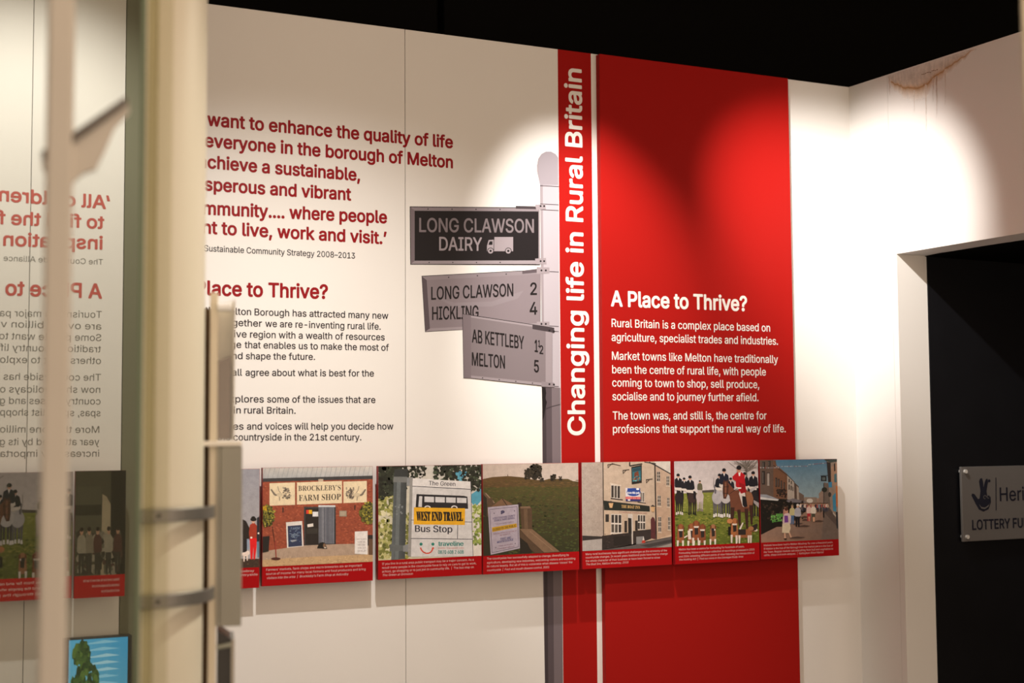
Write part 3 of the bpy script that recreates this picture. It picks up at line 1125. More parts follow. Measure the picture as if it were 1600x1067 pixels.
# --- panel: the inn
k, ox, oy = 5.619, 900, 710
t, R4 = picture_panel((908.9, 722.5), (1047.7, 720.3), (1049.5, 882.6), (909.3, 888.9), 861.3, 854.2,
                      'picture panel of a cream painted inn with a dark green fascia', [
    ('Many rural businesses face significant challenges as the economy of the', 0), ('countryside changes. In recent years traditional pubs have had to change', 0), ('the whole character of their business or have been forced to close', 0), ('The Boat Inn, Melton Mowbray, 2010', 1)], 0, 0, 0,
    crop_lines(k, ox, oy, [(84, 798, 882, 852), (84, 804, 910, 882), (84, 736, 942, 914), (86, 458, 972, 956)]), (D - 0.0207, D - 0.0207))
p = Paint(k, ox, oy, panel_un, (36, 28, 858, 878), 1.12)
p.lim = R4
p.rect(30, 20, 870, 900, '#b9a592')
p.poly([(40, 66), (232, 68), (240, 860), (40, 860)], ['#a69890', '#a39489', '#9c8d83', '#a2968d'])
p.blobs(50, 70, 230, 700, 300, 5, ['#988a80', '#b0a399', '#8f8177'])
p.poly([(232, 66), (690, 66), (706, 750), (238, 830)], ['#b5a291', '#b3a08f', '#b09a86', '#b49d87'])
p.poly([(690, 60), (845, 60), (845, 165), (690, 95)], '#c5bcb4')
p.poly([(692, 95), (838, 172), (842, 720), (704, 745)], ['#af9684', '#b29a86', '#a98d76', '#a98c76'])
p.line([(640, 66), (692, 92), (840, 170)], 12, '#3d3838')
p.line([(600, 66), (700, 82)], 10, '#2a2626')
p.line([(236, 66), (242, 715)], 8, '#322b28')
p.line([(692, 90), (704, 745)], 11, '#241f1e')
# windows
def win(x0, y0, x1, y1, nx, ny, frame='#c9bfb6', dark='#3f3833', sl=0.0):
    p.poly([(x0, y0), (x1, y0 + sl), (x1, y1 + sl), (x0, y1)], frame)
    w, h = (x1 - x0) / nx, (y1 - y0) / ny
    for i in range(nx):
        for j in range(ny):
            a = x0 + i * w + w * 0.13
            b = y0 + j * h + h * 0.08 + sl * i / nx
            p.poly([(a, b), (a + w * 0.76, b), (a + w * 0.76, b + h * 0.84), (a, b + h * 0.84)], p.r.choice([dark, '#4d4640', '#352f2c']))
win(306, 262, 388, 388, 3, 1, sl=8, dark='#6d655f')
p.poly([(300, 248), (396, 268), (396, 280), (300, 262)], '#c6b6a6')
p.poly([(304, 380), (410, 394), (410, 404), (304, 392)], '#322b29')
win(560, 326, 600, 420, 2, 1, sl=4, dark='#6d655f')
p.poly([(540, 412), (612, 424), (612, 432), (540, 422)], '#322b29')
p.poly([(242, 404), (645, 452), (648, 502), (246, 488)], '#1b211d')
p.text('THE BOAT INN', 398, 468, 562, 478, 26, '#c9a46a', face='serif')
p.text('A traditional freehouse pub', 378, 512, 622, 522, 14, '#8a4a48')
win(306, 522, 400, 690, 3, 2, sl=4, dark='#302b2a')
win(540, 528, 608, 660, 3, 2, sl=2, dark='#302b2a')
p.rect(258, 525, 288, 592, '#2b2624')
p.poly([(300, 690), (405, 682), (405, 692), (300, 700)], '#c9bfb6')
p.rect(424, 582, 448, 684, '#28211f')
p.rect(518, 580, 542, 668, '#28211f')
p.poly([(455, 522), (496, 524), (500, 792), (486, 796), (484, 560), (456, 556)], '#bdb4ad')
p.poly([(456, 556), (486, 560), (488, 700), (458, 690)], '#1f1c1c')
p.poly([(228, 714), (450, 688), (486, 690), (490, 800), (228, 838)], '#282120')
p.poly([(500, 672), (656, 656), (658, 740), (500, 800)], '#2c2423')
p.blobs(240, 700, 480, 830, 60, 12, ['#332a28', '#201a19', '#3a302d'], flatness=0.5)
p.poly([(328, 720), (470, 712), (472, 790), (330, 800)], '#1d1817')
p.poly([(655, 570), (672, 545), (688, 560), (697, 600), (697, 745), (657, 735)], '#4f2428')
p.poly([(400, 560), (402, 560), (402, 560)], '#000000')
for (x0, y0, x1, y1) in ((708, 150, 738, 236), (792, 190, 818, 272), (714, 360, 744, 450), (798, 378, 820, 458), (720, 546, 748, 680), (806, 548, 828, 660)):
    win(x0, y0, x1, y1, 2, 3, frame='#bcb0a5', dark='#5a524c')
    p.poly([(x0 - 4, y1), (x1 + 6, y1 + 4), (x1 + 6, y1 + 12), (x0 - 4, y1 + 8)], '#c3b29f')
p.poly([(704, 745), (842, 700), (842, 720), (704, 750)], '#baa28c')
p.poly([(228, 838), (500, 796), (845, 720), (845, 860), (228, 860)], '#56504f')
p.poly([(560, 800), (845, 745), (845, 770), (640, 815)], '#393535')
p.poly([(700, 816), (845, 780), (845, 830), (760, 826)], '#8e8680')
p.poly([(40, 712), (228, 720), (228, 738), (40, 758)], '#2d2828')
p.poly([(40, 758), (228, 740), (226, 860), (40, 860)], '#a29a96')
for i in range(12):
    p.line([(60 + i * 15, 754 - i), (60 + i * 15, 850)], 2, '#8d8582')
p.poly([(528, 722), (592, 718), (592, 780), (528, 788)], '#7c7a7a')
p.poly([(582, 756), (592, 716), (600, 756)], '#c7c0bb')
p.poly([(574, 778), (580, 754), (604, 752), (608, 776)], '#a83427')
# hanging sign and board
p.line([(470, 66), (470, 100), (580, 82)], 10, '#1d1a1a')
p.poly([(484, 110), (576, 92), (576, 248), (488, 262)], '#1f1b1b')
p.poly([(492, 122), (568, 106), (568, 228), (494, 240)], '#2c6470')
p.poly([(512, 160), (545, 145), (552, 190), (530, 222), (508, 225)], '#6b3a2a')
p.blobs(492, 190, 568, 235, 30, 8, ['#3d7f88', '#7ab0b0', '#24505a', '#8a5a40'])
p.poly([(496, 125), (566, 110), (566, 140), (496, 152)], '#26404a')
for x, y in ((275, 100), (408, 150), (612, 232)):
    p.line([(x, y - 10), (x + 58, y - 18)], 6, '#282322')
    p.line([(x + 4, y + 16), (x + 30, y - 12)], 4, '#282322')
    p.line([(x + 4, y - 8), (x + 4, y + 18)], 5, '#282322')
p.line([(310, 78), (390, 98)], 5, '#282322')
p.poly([(432, 292), (562, 296), (566, 412), (436, 410)], '#cdc6cb')
p.ell(504, 330, 62, 36, '#23408c')
p.rect(450, 296, 562, 320, '#23408c')
p.text('lease this pub', 448, 344, 556, 346, 20, '#e2e2ea', bold=0.02)
p.poly([(434, 370), (564, 372), (565, 394), (435, 392)], '#bd3034')
p.text('01509 000 000', 440, 390, 560, 391, 16, '#e8c9c6')
p.poly([(435, 392), (565, 394), (566, 412), (436, 410)], '#2a2f66')
p.ell(540, 304, 14, 8, '#e6e4ea')
p.ell(464, 400, 12, 6, '#e6e4ea')
for x, y in ((304, 440), (672, 474)):
    p.poly([(x - 20, y - 14), (x + 22, y - 14), (x + 12, y + 28), (x - 10, y + 28)], '#bf9a72')
    p.poly([(x - 22, y - 18), (x, y - 34), (x + 24, y - 16)], '#3b3330')
p.build(t)

# --- panel: the hunt
k, ox, oy = 5.613, 1040, 700
t, R5 = picture_panel((1053.9, 720.5), (1184, 718.7), (1187.3, 875.5), (1054.3, 881.4), 853.6, 847.5,
                      'picture panel of riders on horses with foxhounds on grass', [
    ('Melton has been a centre for foxhunting for hundreds of years.', 0), ('Foxhunting Voices is a unique collection of recordings produced in 2005', 0), ('and 2006 reflecting different points of view following the introduction of', 0), ('the Hunting Act  |  Find out more in the Carnegie Study Area', 1)], 0, 0, 0,
    crop_lines(k, ox, oy, [(116, 690, 896, 872), (116, 778, 928, 898), (116, 778, 958, 928), (118, 678, 984, 962)]), (D - 0.0204, D - 0.0204))


def hunt(p):
    p.rect(50, 60, 860, 900, '#bcb2b4')
    p.poly([(50, 60), (860, 60), (860, 380), (50, 400)], ['#b7adae', '#bab0b0', '#c6bcbc', '#cfc6c6'])
    p.poly([(320, 372), (430, 364), (430, 395), (320, 398)], '#4c4640')
    p.poly([(50, 400), (430, 388), (860, 400), (860, 890), (50, 890)], ['#7d8138', '#858a3c', '#7d8138', '#4f5c1c', '#535e1e'])
    p.blobs(70, 400, 830, 560, 330, 13, ['#7c8238', '#8b8f45', '#6e7631', '#96944f'], flatness=0.4)
    p.blobs(70, 560, 830, 880, 620, 15, ['#5c6a22', '#6d7a2c', '#4d5a1b', '#7a7f38', '#445017'], flatness=0.5)
    p.blobs(200, 600, 560, 660, 60, 12, ['#99933f', '#8a8a3a'], flatness=0.4)
    tr = '#6b625c'
    p.line([(712, 260), (706, 190), (700, 110)], 12, tr)
    for _ in range(70):
        a = p.r.uniform(-2.9, -0.25)
        l = p.r.uniform(50, 150)
        x, y = 706 + p.r.uniform(-8, 8), 215 - p.r.uniform(0, 50)
        m_ = (x + l * 0.5 * math.cos(a) * 1.1, y + l * 0.5 * math.sin(a))
        e_ = (x + l * math.cos(a + p.r.uniform(-0.4, 0.4)) * 1.1, y + l * math.sin(a + p.r.uniform(-0.4, 0.4)))
        p.line([(x, y), m_, e_], p.r.uniform(1.5, 4), p.r.choice([tr, '#877d77', '#564e48']))
    p.line([(420, 260), (418, 340)], 6, '#9a9090')

    def horse_front(x, y, s, body, leg, sock):
        # a horse seen from the front: rounded chest, slim legs, neck and long head
        for dx, q in ((-24, 0.0), (-9, 0.1), (12, 0.08), (27, 0.0)):
            x0_, w_ = x + dx * s, 5.2 * s
            p.poly([(x0_ - w_ * 1.7, y + 10 * s), (x0_ + w_ * 1.7, y + 10 * s), (x0_ + w_ * 0.9, y + 70 * s), (x0_ + w_ * 0.8, y + (128 - 60 * q) * s), (x0_ - w_ * 0.8, y + (128 - 60 * q) * s), (x0_ - w_ * 0.9, y + 70 * s)], leg)
            p.poly([(x0_ - w_, y + (112 - 60 * q) * s), (x0_ + w_, y + (112 - 60 * q) * s), (x0_ + w_ * 1.3, y + (136 - 60 * q) * s), (x0_ - w_ * 1.3, y + (136 - 60 * q) * s)], sock)
        p.ell(x, y - 15 * s, 40 * s, 52 * s, body, 18)
        p.poly([(x - 24 * s, y - 30 * s), (x - 22 * s, y - 92 * s), (x - 8 * s, y - 112 * s), (x + 6 * s, y - 92 * s), (x + 20 * s, y - 30 * s)], body)
        p.poly([(x - 24 * s, y - 100 * s), (x - 20 * s, y - 116 * s), (x - 14 * s, y - 106 * s), (x - 6 * s, y - 116 * s), (x - 3 * s, y - 98 * s), (x - 8 * s, y - 48 * s), (x - 14 * s, y - 42 * s), (x - 20 * s, y - 48 * s)], leg)

    def rider(x, y, s, coat, hat='#14121a', breech='#cfc4bd', boot='#16141a'):
        p.poly([(x - 30 * s, y + 55 * s), (x + 28 * s, y + 55 * s), (x + 44 * s, y + 110 * s), (x + 30 * s, y + 118 * s), (x - 26 * s, y + 112 * s), (x - 40 * s, y + 100 * s)], breech)
        p.poly([(x + 28 * s, y + 100 * s), (x + 46 * s, y + 100 * s), (x + 52 * s, y + 170 * s), (x + 34 * s, y + 172 * s)], boot)
        p.poly([(x - 14 * s, y), (x + 14 * s, y), (x + 34 * s, y + 14 * s), (x + 42 * s, y + 75 * s), (x + 26 * s, y + 90 * s), (x - 28 * s, y + 88 * s), (x - 42 * s, y + 70 * s), (x - 32 * s, y + 14 * s)], coat)
        p.poly([(x - 7 * s, y), (x + 8 * s, y), (x + 2 * s, y + 26 * s)], '#d9d2d0')
        p.ell(x, y - 14 * s, 11 * s, 15 * s, '#c79b86')
        p.ell(x, y - 27 * s, 15 * s, 14 * s, hat)
        p.rect(x - 16 * s, y - 26 * s, x + 16 * s, y - 20 * s, hat)

    horse_front(118, 450, 1.0, '#221c1e', '#1c181b', '#c9c0bc')
    rider(108, 262, 0.95, '#16161f')
    horse_front(230, 440, 1.08, '#3a2927', '#231a1c', '#1a1618')
    rider(160, 288, 0.75, '#1b1a22')
    rider(212, 280, 0.98, '#15161f')
    horse_front(298, 440, 0.85, '#b7a8a6', '#b7a8a6', '#7f7270')
    p.person(298, 282, 440, '#5d5a44', '#b9aaa4', hair='#4a4238')
    horse_front(450, 450, 1.15, '#a9a4a8', '#5e5a62', '#d9d4d2')
    rider(470, 262, 0.95, '#14151f')
    horse_front(525, 440, 1.25, '#b4aeb0', '#3c393f', '#d6d0ce')
    rider(510, 222, 1.1, '#171a2a')
    rider(568, 290, 0.8, '#1a1b25')
    horse_front(790, 440, 1.2, '#241f22', '#1d191c', '#2a2528')
    rider(690, 250, 0.95, '#191821')
    rider(765, 245, 1.05, '#181820')
    p.poly([(740, 360), (790, 330), (800, 345), (752, 385)], '#a9a2a4')
    # brown horse with the red rider
    br, bd = '#6b3f2e', '#4a291f'
    p.poly([(770, 455), (815, 480), (815, 525), (770, 480)], '#9b9496')
    p.poly([(560, 420), (600, 370), (690, 360), (750, 390), (768, 440), (760, 520), (720, 560), (640, 560), (570, 540)], br)
    p.poly([(700, 380), (750, 392), (766, 440), (756, 510), (715, 520)], '#8a5a40')
    p.poly([(498, 300), (530, 288), (560, 320), (630, 400), (640, 480), (575, 520), (556, 420)], br)
    p.poly([(500, 300), (535, 292), (552, 330), (545, 400), (526, 445), (504, 442), (498, 390)], bd)
    p.poly([(516, 300), (532, 300), (530, 420), (516, 430)], '#7b4e3a')
    p.line([(502, 395), (548, 400)], 5, '#1d1615')
    p.line([(500, 340), (550, 340)], 4, '#1d1615')
    p.poly([(505, 300), (508, 275), (520, 295)], bd)
    p.poly([(532, 296), (542, 272), (548, 298)], bd)
    for x0, y0, x1, y1, w0, w1 in ((585, 520, 575, 750, 34, 18), (640, 540, 648, 680, 30, 18), (705, 530, 712, 705, 34, 18), (745, 500, 752, 670, 30, 16)):
        p.poly([(x0 - w0 / 2, y0), (x0 + w0 / 2, y0), (x1 + w1 / 2, y1), (x1 - w1 / 2, y1)], '#3b211b')
    p.rect(546, 690, 590, 765, '#17130f')
    red = '#b3121f'
    p.poly([(652, 362), (690, 370), (706, 505), (690, 520), (672, 510), (640, 400)], '#cbbfba')
    p.poly([(668, 420), (700, 425), (715, 510), (690, 520), (672, 500)], '#17141a')
    p.poly([(612, 222), (655, 205), (690, 235), (694, 300), (704, 385), (660, 400), (636, 360), (612, 330), (614, 290), (585, 272), (584, 250)], red)
    p.poly([(640, 300), (690, 320), (704, 390), (655, 395)], '#8f0d18')
    p.poly([(634, 215), (656, 205), (650, 245), (640, 245)], '#e6dfdc')
    p.poly([(618, 345), (660, 345), (660, 356), (618, 356)], '#e6dfdc')
    p.ell(638, 196, 17, 22, '#b9806c')
    p.ell(640, 172, 22, 20, '#17131a')
    p.poly([(584, 250), (628, 208), (634, 222), (604, 268)], red)
    p.line([(560, 400), (630, 350)], 4, '#1d1615')

    def hound(x, y, s, front=True, tan='#8f5433', dark='#2a211f', white='#d6cabf'):
        if front:      # seen from behind, sitting up
            p.poly([(x - 26 * s, y - 60 * s), (x + 26 * s, y - 60 * s), (x + 32 * s, y + 20 * s), (x + 24 * s, y + 60 * s), (x - 24 * s, y + 60 * s), (x - 32 * s, y + 20 * s)], tan)
            p.poly([(x - 14 * s, y - 50 * s), (x + 18 * s, y - 50 * s), (x + 18 * s, y + 10 * s), (x - 10 * s, y + 16 * s)], dark)
            for dx in (-24, 22):
                p.poly([(x + (dx - 9) * s, y + 40 * s), (x + (dx + 9) * s, y + 40 * s), (x + (dx + 6) * s, y + 112 * s), (x + (dx - 7) * s, y + 112 * s)], white)
            p.ell(x + 2 * s, y - 78 * s, 24 * s, 28 * s, tan)
            p.ell(x - 20 * s, y - 74 * s, 8 * s, 20 * s, '#6f3d25')
            p.ell(x + 24 * s, y - 74 * s, 8 * s, 20 * s, '#6f3d25')
            p.poly([(x - 20 * s, y - 58 * s), (x + 24 * s, y - 58 * s), (x + 20 * s, y - 44 * s), (x - 16 * s, y - 44 * s)], white)
        else:          # side view, facing right
            p.poly([(x - 70 * s, y - 40 * s), (x + 30 * s, y - 44 * s), (x + 66 * s, y - 30 * s), (x + 56 * s, y + 30 * s), (x - 60 * s, y + 30 * s), (x - 84 * s, y)], tan)
            p.poly([(x - 58 * s, y - 42 * s), (x + 10 * s, y - 44 * s), (x + 10 * s, y + 6 * s), (x - 56 * s, y + 6 * s)], dark)
            for dx in (-72, -46, 34, 54):
                p.poly([(x + (dx - 9) * s, y + 10 * s), (x + (dx + 10) * s, y + 10 * s), (x + (dx + 6) * s, y + 84 * s), (x + (dx - 6) * s, y + 84 * s)], white)
            p.ell(x + 80 * s, y - 44 * s, 26 * s, 22 * s, tan)
            p.ell(x + 98 * s, y - 36 * s, 16 * s, 11 * s, white)

    hound(128, 770, 1.0)
    p.poly([(158, 780), (190, 762), (192, 772), (162, 790)], '#d9cdc2')
    hound(222, 770, 1.05, white='#dcd0c6')
    p.poly([(190, 725), (215, 715), (222, 800), (196, 800)], '#d6c7ba')
    hound(264, 745, 1.05, tan='#8a4c2c')
    hound(318, 770, 1.0, tan='#7d4529')
    hound(412, 762, 0.9, tan='#9a6a49', white='#dfd5cc')
    p.ell(410, 715, 14, 14, '#2a2426')
    hound(600, 720, 1.0, tan='#a2643b')
    p.poly([(640, 710), (670, 652), (680, 656), (655, 715)], '#d9cdc2')
    p.ell(560, 640, 26, 22, '#b67a4c')
    hound(690, 755, 1.0, front=False, tan='#8f5a38')
    p.poly([(735, 690), (800, 660), (804, 675), (790, 720), (740, 730)], '#2a211f')
    p.ell(745, 705, 24, 20, '#9a6a45')


p = Paint(k, ox, oy, panel_un, (65, 74, 836, 875), 1.12)
p.lim = R5
hunt(p)
p.build(t)

# --- panel: market street
k, ox, oy = 5.613, 1180, 700
t, R6 = picture_panel((1187.6, 718.7), (1307.6, 716.9), (1310.9, 867.1), (1188.4, 874.6), 847.9, 842.2,
                      'rightmost picture panel on the wall, shoppers walking down a market street', [
    ('Markets have been held in Melton Mowbray for over a thousand years.', 0), ('If Melton is the hub of the Borough then the market place is the hub of', 0), ('the Town. Regular markets sell everything from fruit and vegetables to', 0), ('cattle, sheep and even antiques.  |  Nottingham Street Market', 1)], 0, 0, 0,
    crop_lines(k, ox, oy, [(74, 680, 862, 832), (74, 680, 890, 864), (74, 682, 920, 890), (76, 598, 946, 922)]), (D - 0.0204, D))


def street(p):
    p.poly([(20, 60), (760, 60), (760, 480), (20, 480)], ['#44708f', '#4d7692', '#93a7b0', '#8fa4b0'])
    p.poly([(20, 480), (430, 440), (560, 440), (760, 480), (760, 870), (20, 870)], ['#9c8072', '#a68b7c', '#a68b7c', '#91766a', '#8a6f62', '#8c7163'])
    p.poly([(40, 760), (250, 620), (420, 470), (640, 560), (740, 700), (740, 840), (40, 840)], ['#8f7263', '#937666', '#a98d7e', '#907567', '#6f6059', '#6b5c56', '#93725f'])
    p.poly([(600, 570), (650, 560), (740, 640), (740, 800), (580, 800)], '#6d605a')
    p.poly([(570, 430), (620, 440), (700, 590), (740, 700), (600, 560)], '#5a4e4a')
    # left terrace
    p.poly([(36, 100), (180, 108), (186, 150), (280, 228), (286, 470), (36, 560)], '#5b4a40')
    p.poly([(36, 100), (158, 104), (160, 420), (36, 430)], '#5f4e45')
    p.poly([(158, 104), (186, 150), (280, 228), (282, 440), (160, 450)], '#6f4d3a')
    p.poly([(280, 240), (340, 288), (344, 452), (282, 460)], '#a79c93')
    p.poly([(340, 298), (380, 335), (384, 460), (344, 460)], '#54443d')
    p.poly([(362, 330), (382, 350), (386, 462), (366, 462)], '#a3968c')
    p.poly([(382, 385), (426, 412), (430, 470), (386, 470)], '#6b5a52')
    p.poly([(430, 430), (540, 432), (540, 478), (430, 478)], '#8a7b70')
    p.ell(478, 462, 28, 20, '#cfc8c2')
    p.line([(158, 150), (280, 236), (345, 300)], 6, '#332925')
    for x, y, w_, h_ in ((60, 120, 26, 60), (112, 112, 22, 50), (58, 200, 28, 120), (102, 215, 26, 110), (176, 260, 16, 80), (198, 270, 14, 70), (222, 285, 14, 70), (248, 300, 12, 60), (292, 320, 10, 44), (310, 330, 10, 40), (326, 340, 8, 36), (292, 270, 10, 30), (312, 288, 9, 28)):
        p.rect(x, y, x + w_, y + h_, '#2b2523')
        p.rect(x + w_ * 0.2, y + h_ * 0.1, x + w_ * 0.45, y + h_ * 0.9, '#6b6460')
    p.rect(104, 222, 124, 330, '#9a8f88')
    p.blobs(190, 360, 276, 430, 40, 12, ['#241d1a', '#3b2d27', '#1d1815'])
    p.poly([(36, 450), (120, 440), (420, 460), (440, 560), (250, 660), (36, 760)], '#15120f')
    p.poly([(38, 405), (100, 408), (206, 448), (198, 462), (40, 448)], '#8c8f98')
    p.poly([(38, 428), (120, 440), (206, 450), (198, 462), (40, 450)], '#c6c4c4')
    p.poly([(270, 462), (330, 440), (440, 468), (440, 480), (290, 476)], '#6f6a70')
    p.poly([(135, 600), (175, 575), (245, 575), (240, 640), (150, 655)], '#4f8a3f')
    p.blobs(135, 580, 240, 650, 30, 9, ['#6aa050', '#3f7434', '#7fb162'])
    p.poly([(160, 650), (245, 640), (250, 690), (160, 690)], '#19140f')
    p.blobs(50, 470, 420, 640, 120, 12, ['#221c18', '#30261f', '#0f0d0b', '#3a2e28', '#4a3b30'])
    # right side of the street
    p.poly([(626, 110), (716, 95), (728, 640), (690, 580), (640, 510), (560, 460), (556, 400), (600, 350), (640, 300)], '#8d7d72')
    p.poly([(600, 90), (716, 92), (716, 118), (660, 128), (616, 110)], '#3d4644')
    p.poly([(626, 120), (660, 128), (664, 300), (640, 310)], '#332c2a')
    p.poly([(664, 170), (716, 120), (722, 320), (668, 330)], '#a0806c')
    p.poly([(688, 140), (700, 130), (702, 200), (690, 205)], '#2f2b2a')
    p.poly([(690, 230), (712, 222), (714, 300), (692, 300)], '#4b6e78')
    p.poly([(705, 330), (722, 330), (726, 520), (708, 510)], '#b36a3c')
    p.poly([(676, 420), (704, 390), (710, 560), (682, 550)], '#3d83a5')
    p.poly([(640, 300), (672, 296), (672, 345), (640, 345)], '#3f80a8')
    p.poly([(600, 300), (640, 310), (660, 520), (600, 500)], '#6b605a')
    p.poly([(560, 400), (600, 370), (606, 490), (556, 470)], '#8e7a70')
    p.rect(576, 246, 624, 290, '#242226')
    p.rect(586, 256, 614, 282, '#5b6668')
    p.line([(572, 244), (640, 240)], 5, '#1f1d1f')
    p.ell(606, 365, 24, 22, '#2b2d26')
    p.line([(600, 310), (600, 610)], 6, '#2b2b30')
    p.ell(652, 408, 14, 22, '#3a3634')
    p.line([(713, 560), (722, 705)], 16, '#2c3138')
    p.line([(598, 540), (600, 610)], 12, '#242226')
    p.poly([(680, 560), (708, 590), (704, 604), (680, 575)], '#b5aaa2')
    # bunting
    for i in range(36):
        x = 180 + i * 12.4
        y = 160 - i * 0.2 - (12 if i > 22 else 0) - max(0, i - 22) * 1.0
        p.poly([(x, y), (x + 8, y - 1), (x + 4, y + 9)], p.r.choice(['#b9c4ce', '#8a6d78', '#d3d6da', '#7d8fa5', '#a35a5f']))
    for i in range(12):
        x = 40 + i * 14
        p.poly([(x, 170 - abs(i - 6)), (x + 9, 170), (x + 4, 180)], p.r.choice(['#b05a58', '#c7c3c4', '#8d8d98']))
    # far crowd
    for i in range(26):
        x = 395 + i * 9.5
        h = p.r.uniform(50, 85)
        p.person(x, 488 - h * 0.1, 488 + h, p.r.choice(['#c9b9b0', '#5c4a4a', '#a35250', '#7d8a99', '#d6cfcb', '#3b3842', '#b59a8a']), p.r.choice(['#2c2a33', '#4a4a58', '#7a6a60']))
    sh = '#4e3d37'
    for x, y, l in ((300, 785, 140), (372, 684, 110), (330, 662, 90), (505, 641, 100), (400, 605, 60), (410, 630, 50)):
        p.poly([(x, y), (x + l * 0.5, y - 10), (x + l, y - 2), (x + l * 0.7, y + 8), (x, y + 8)], sh)
    p.person(322, 496, 668, '#b9b184', '#4b6a94', hair='#8d7a60')
    p.person(264, 505, 660, '#a87a6c', '#6d5a58')
    p.person(370, 490, 690, '#a7a7b3', '#17161b', hair='#cfc9c4')
    p.person(468, 490, 640, '#d3b9b4', '#b02f3a', hair='#6d5547')
    p.person(508, 488, 645, '#d9d0c6', '#4b4d42', hair='#a9917a')
    p.poly([(462, 600), (468, 640), (474, 640), (478, 600)], '#c99b80')
    p.poly([(500, 605), (502, 645), (520, 645), (520, 605)], '#c99b80')
    # woman in front
    p.poly([(248, 730), (262, 740), (268, 795), (252, 800)], '#c29a82')
    p.poly([(285, 735), (300, 735), (318, 780), (308, 788)], '#c29a82')
    p.poly([(236, 660), (300, 655), (308, 700), (296, 745), (232, 742)], '#c9bba2')
    p.poly([(246, 585), (268, 568), (292, 570), (312, 600), (308, 660), (240, 665), (236, 640)], '#c7b1b4')
    p.poly([(252, 592), (284, 592), (288, 650), (254, 654)], '#6b3a86')
    p.ell(272, 552, 14, 22, '#b98a72')
    p.ell(270, 535, 15, 16, '#4a2c22')
    p.ell(262, 797, 14, 6, '#1a1414')


p = Paint(k, ox, oy, panel_un, (27, 66, 752, 852), 1.12)
p.lim = R6
street(p)
p.build(t)


# ------------------------------------------------------------------ lettering on the long wall
t = empty('quote_lettering', wall_pt(480, 400), 'large dark red quotation about the borough of Melton, on the cream wall', 'lettering')
mb = MB()
QB = 0.024
for st, sf, a, b in (('\u2018We want to enhance the quality of life', 'want to enhance the quality of life', (324.5, 195.8), (707, 231.2)),
                     ('for everyone in the borough of Melton', 'everyone in the borough of Melton', (320.5, 228.8), (707, 262.4)),
                     ('to achieve a sustainable,', 'chieve a sustainable,', (325, 262.4), (562, 282.5)),
                     ('prosperous and vibrant', 'sperous and vibrant', (320.5, 297), (548, 312.8)),
                     ('community.... where people', 'where people', (452.8, 341.2), (604, 348.5)),
                     ('want to live, work and visit.\u2019', 'to live, work and visit.\u2019', (346.7, 366), (603.5, 381.2))):
    wall_line(mb, st, a, b, 19.0, D, suffix=sf, bold=QB)
mb.build('quotation', M['red_ink'], t)
mb = MB()
wall_line(mb, 'Sustainable Community Strategy 2008\u20132013', (319.2, 392.3), (554.6, 404), 9.2, D, bold=0.008)
mb.build('attribution', M['black_ink'], t)

t = empty('intro_lettering', wall_pt(480, 690), 'small dark text under a red heading on the cream wall, left of the signpost', 'lettering')
mb = MB()
wall_line(mb, 'A Place to Thrive?', (324.7, 460.8), (511.5, 466.4), 21.5, D, suffix='lace to Thrive?', bold=QB)
mb.build('heading', M['red_ink'], t)
mb = MB()
_q, q0, q1 = glyphs('A Place to Thrive?')
_q, r0, r1 = glyphs('lace to Thrive?')
_e = wall_pt(511.5, 466.4)[0]
MARGIN = _e - (_e - wall_pt(324.7, 460.8)[0]) * (q1 - q0) / (r1 - r0)      # the block is set flush left under its heading
for pre, sf, a, b in (('Recently, Melton', 'Borough has attracted many new', (397.9, 492.6), (606.6, 498.2)),
                      ('families. Together', 'we are re-inventing rural life.', (414.7, 510.6), (594.7, 515.1)),
                      ('As a distinctive', 'region with a wealth of resources', (390.8, 527.4), (600.9, 531.7)),
                      ('and a heritage', 'that enables us to make the most of', (382.4, 543.7), (607.4, 548)),
                      ('our assets and', 'shape the future.', (384.4, 561.2), (492, 562.3)),
                      ('We may not all', 'agree about what is best for the', (383.8, 587), (584, 588.2)),
                      ('This area explores', 'some of the issues that are', (417.6, 628.7), (586.3, 629.5)),
                      ('shaping life in', 'rural Britain.', (381.6, 645.8), (461.7, 646.4)),
                      ('These images', 'and voices will help you decide how', (386, 671.1), (614.4, 670.9)),
                      ('to shape', 'the countryside in the 21st century.', (339.4, 688), (564.4, 688))):
    wall_line(mb, sf, a, b, 10.3, D, bold=0.011)
    em = em_at((a[0] + b[0]) / 2, (a[1] + b[1]) / 2, 10.3)
    P1 = wall_pt(*a, D - 0.0004) - np.array([0.40 * em * 0.7, 0, 0])
    put_text(mb, pre, (MARGIN, P1[1], P1[2]), P1, UPZ, em, NW, bold=0.011)
mb.build('body_text', M['black_ink'], t)

# red title stripe with vertical lettering
t = empty('title_banner', wall_pt(900, 1067), 'narrow vertical red banner with white title reading upwards', 'banner')
xa, xb = wall_pt(871.3, 76)[0], wall_pt(922.9, 83)[0]
mb = MB()
mb.box((xa, D - 0.0006, 0.05), (xb, D, TOP))
mb.build('red_strip', M['red'], t)
mb = MB()
P0, P1 = wall_pt(913.4, 679, D - 0.0009), wall_pt(908.2, 109.5, D - 0.0009)
xm = (P0[0] + P1[0]) / 2
P0[0] = P1[0] = xm
em = abs(wall_pt(887.2, 660)[0] - wall_pt(913.2, 660)[0]) / 0.515
put_text(mb, 'Changing life in Rural Britain', P0, P1, (-1, 0, 0), em, NW, bold=0.02)
mb.build('title_lettering', M['white_ink'], t)

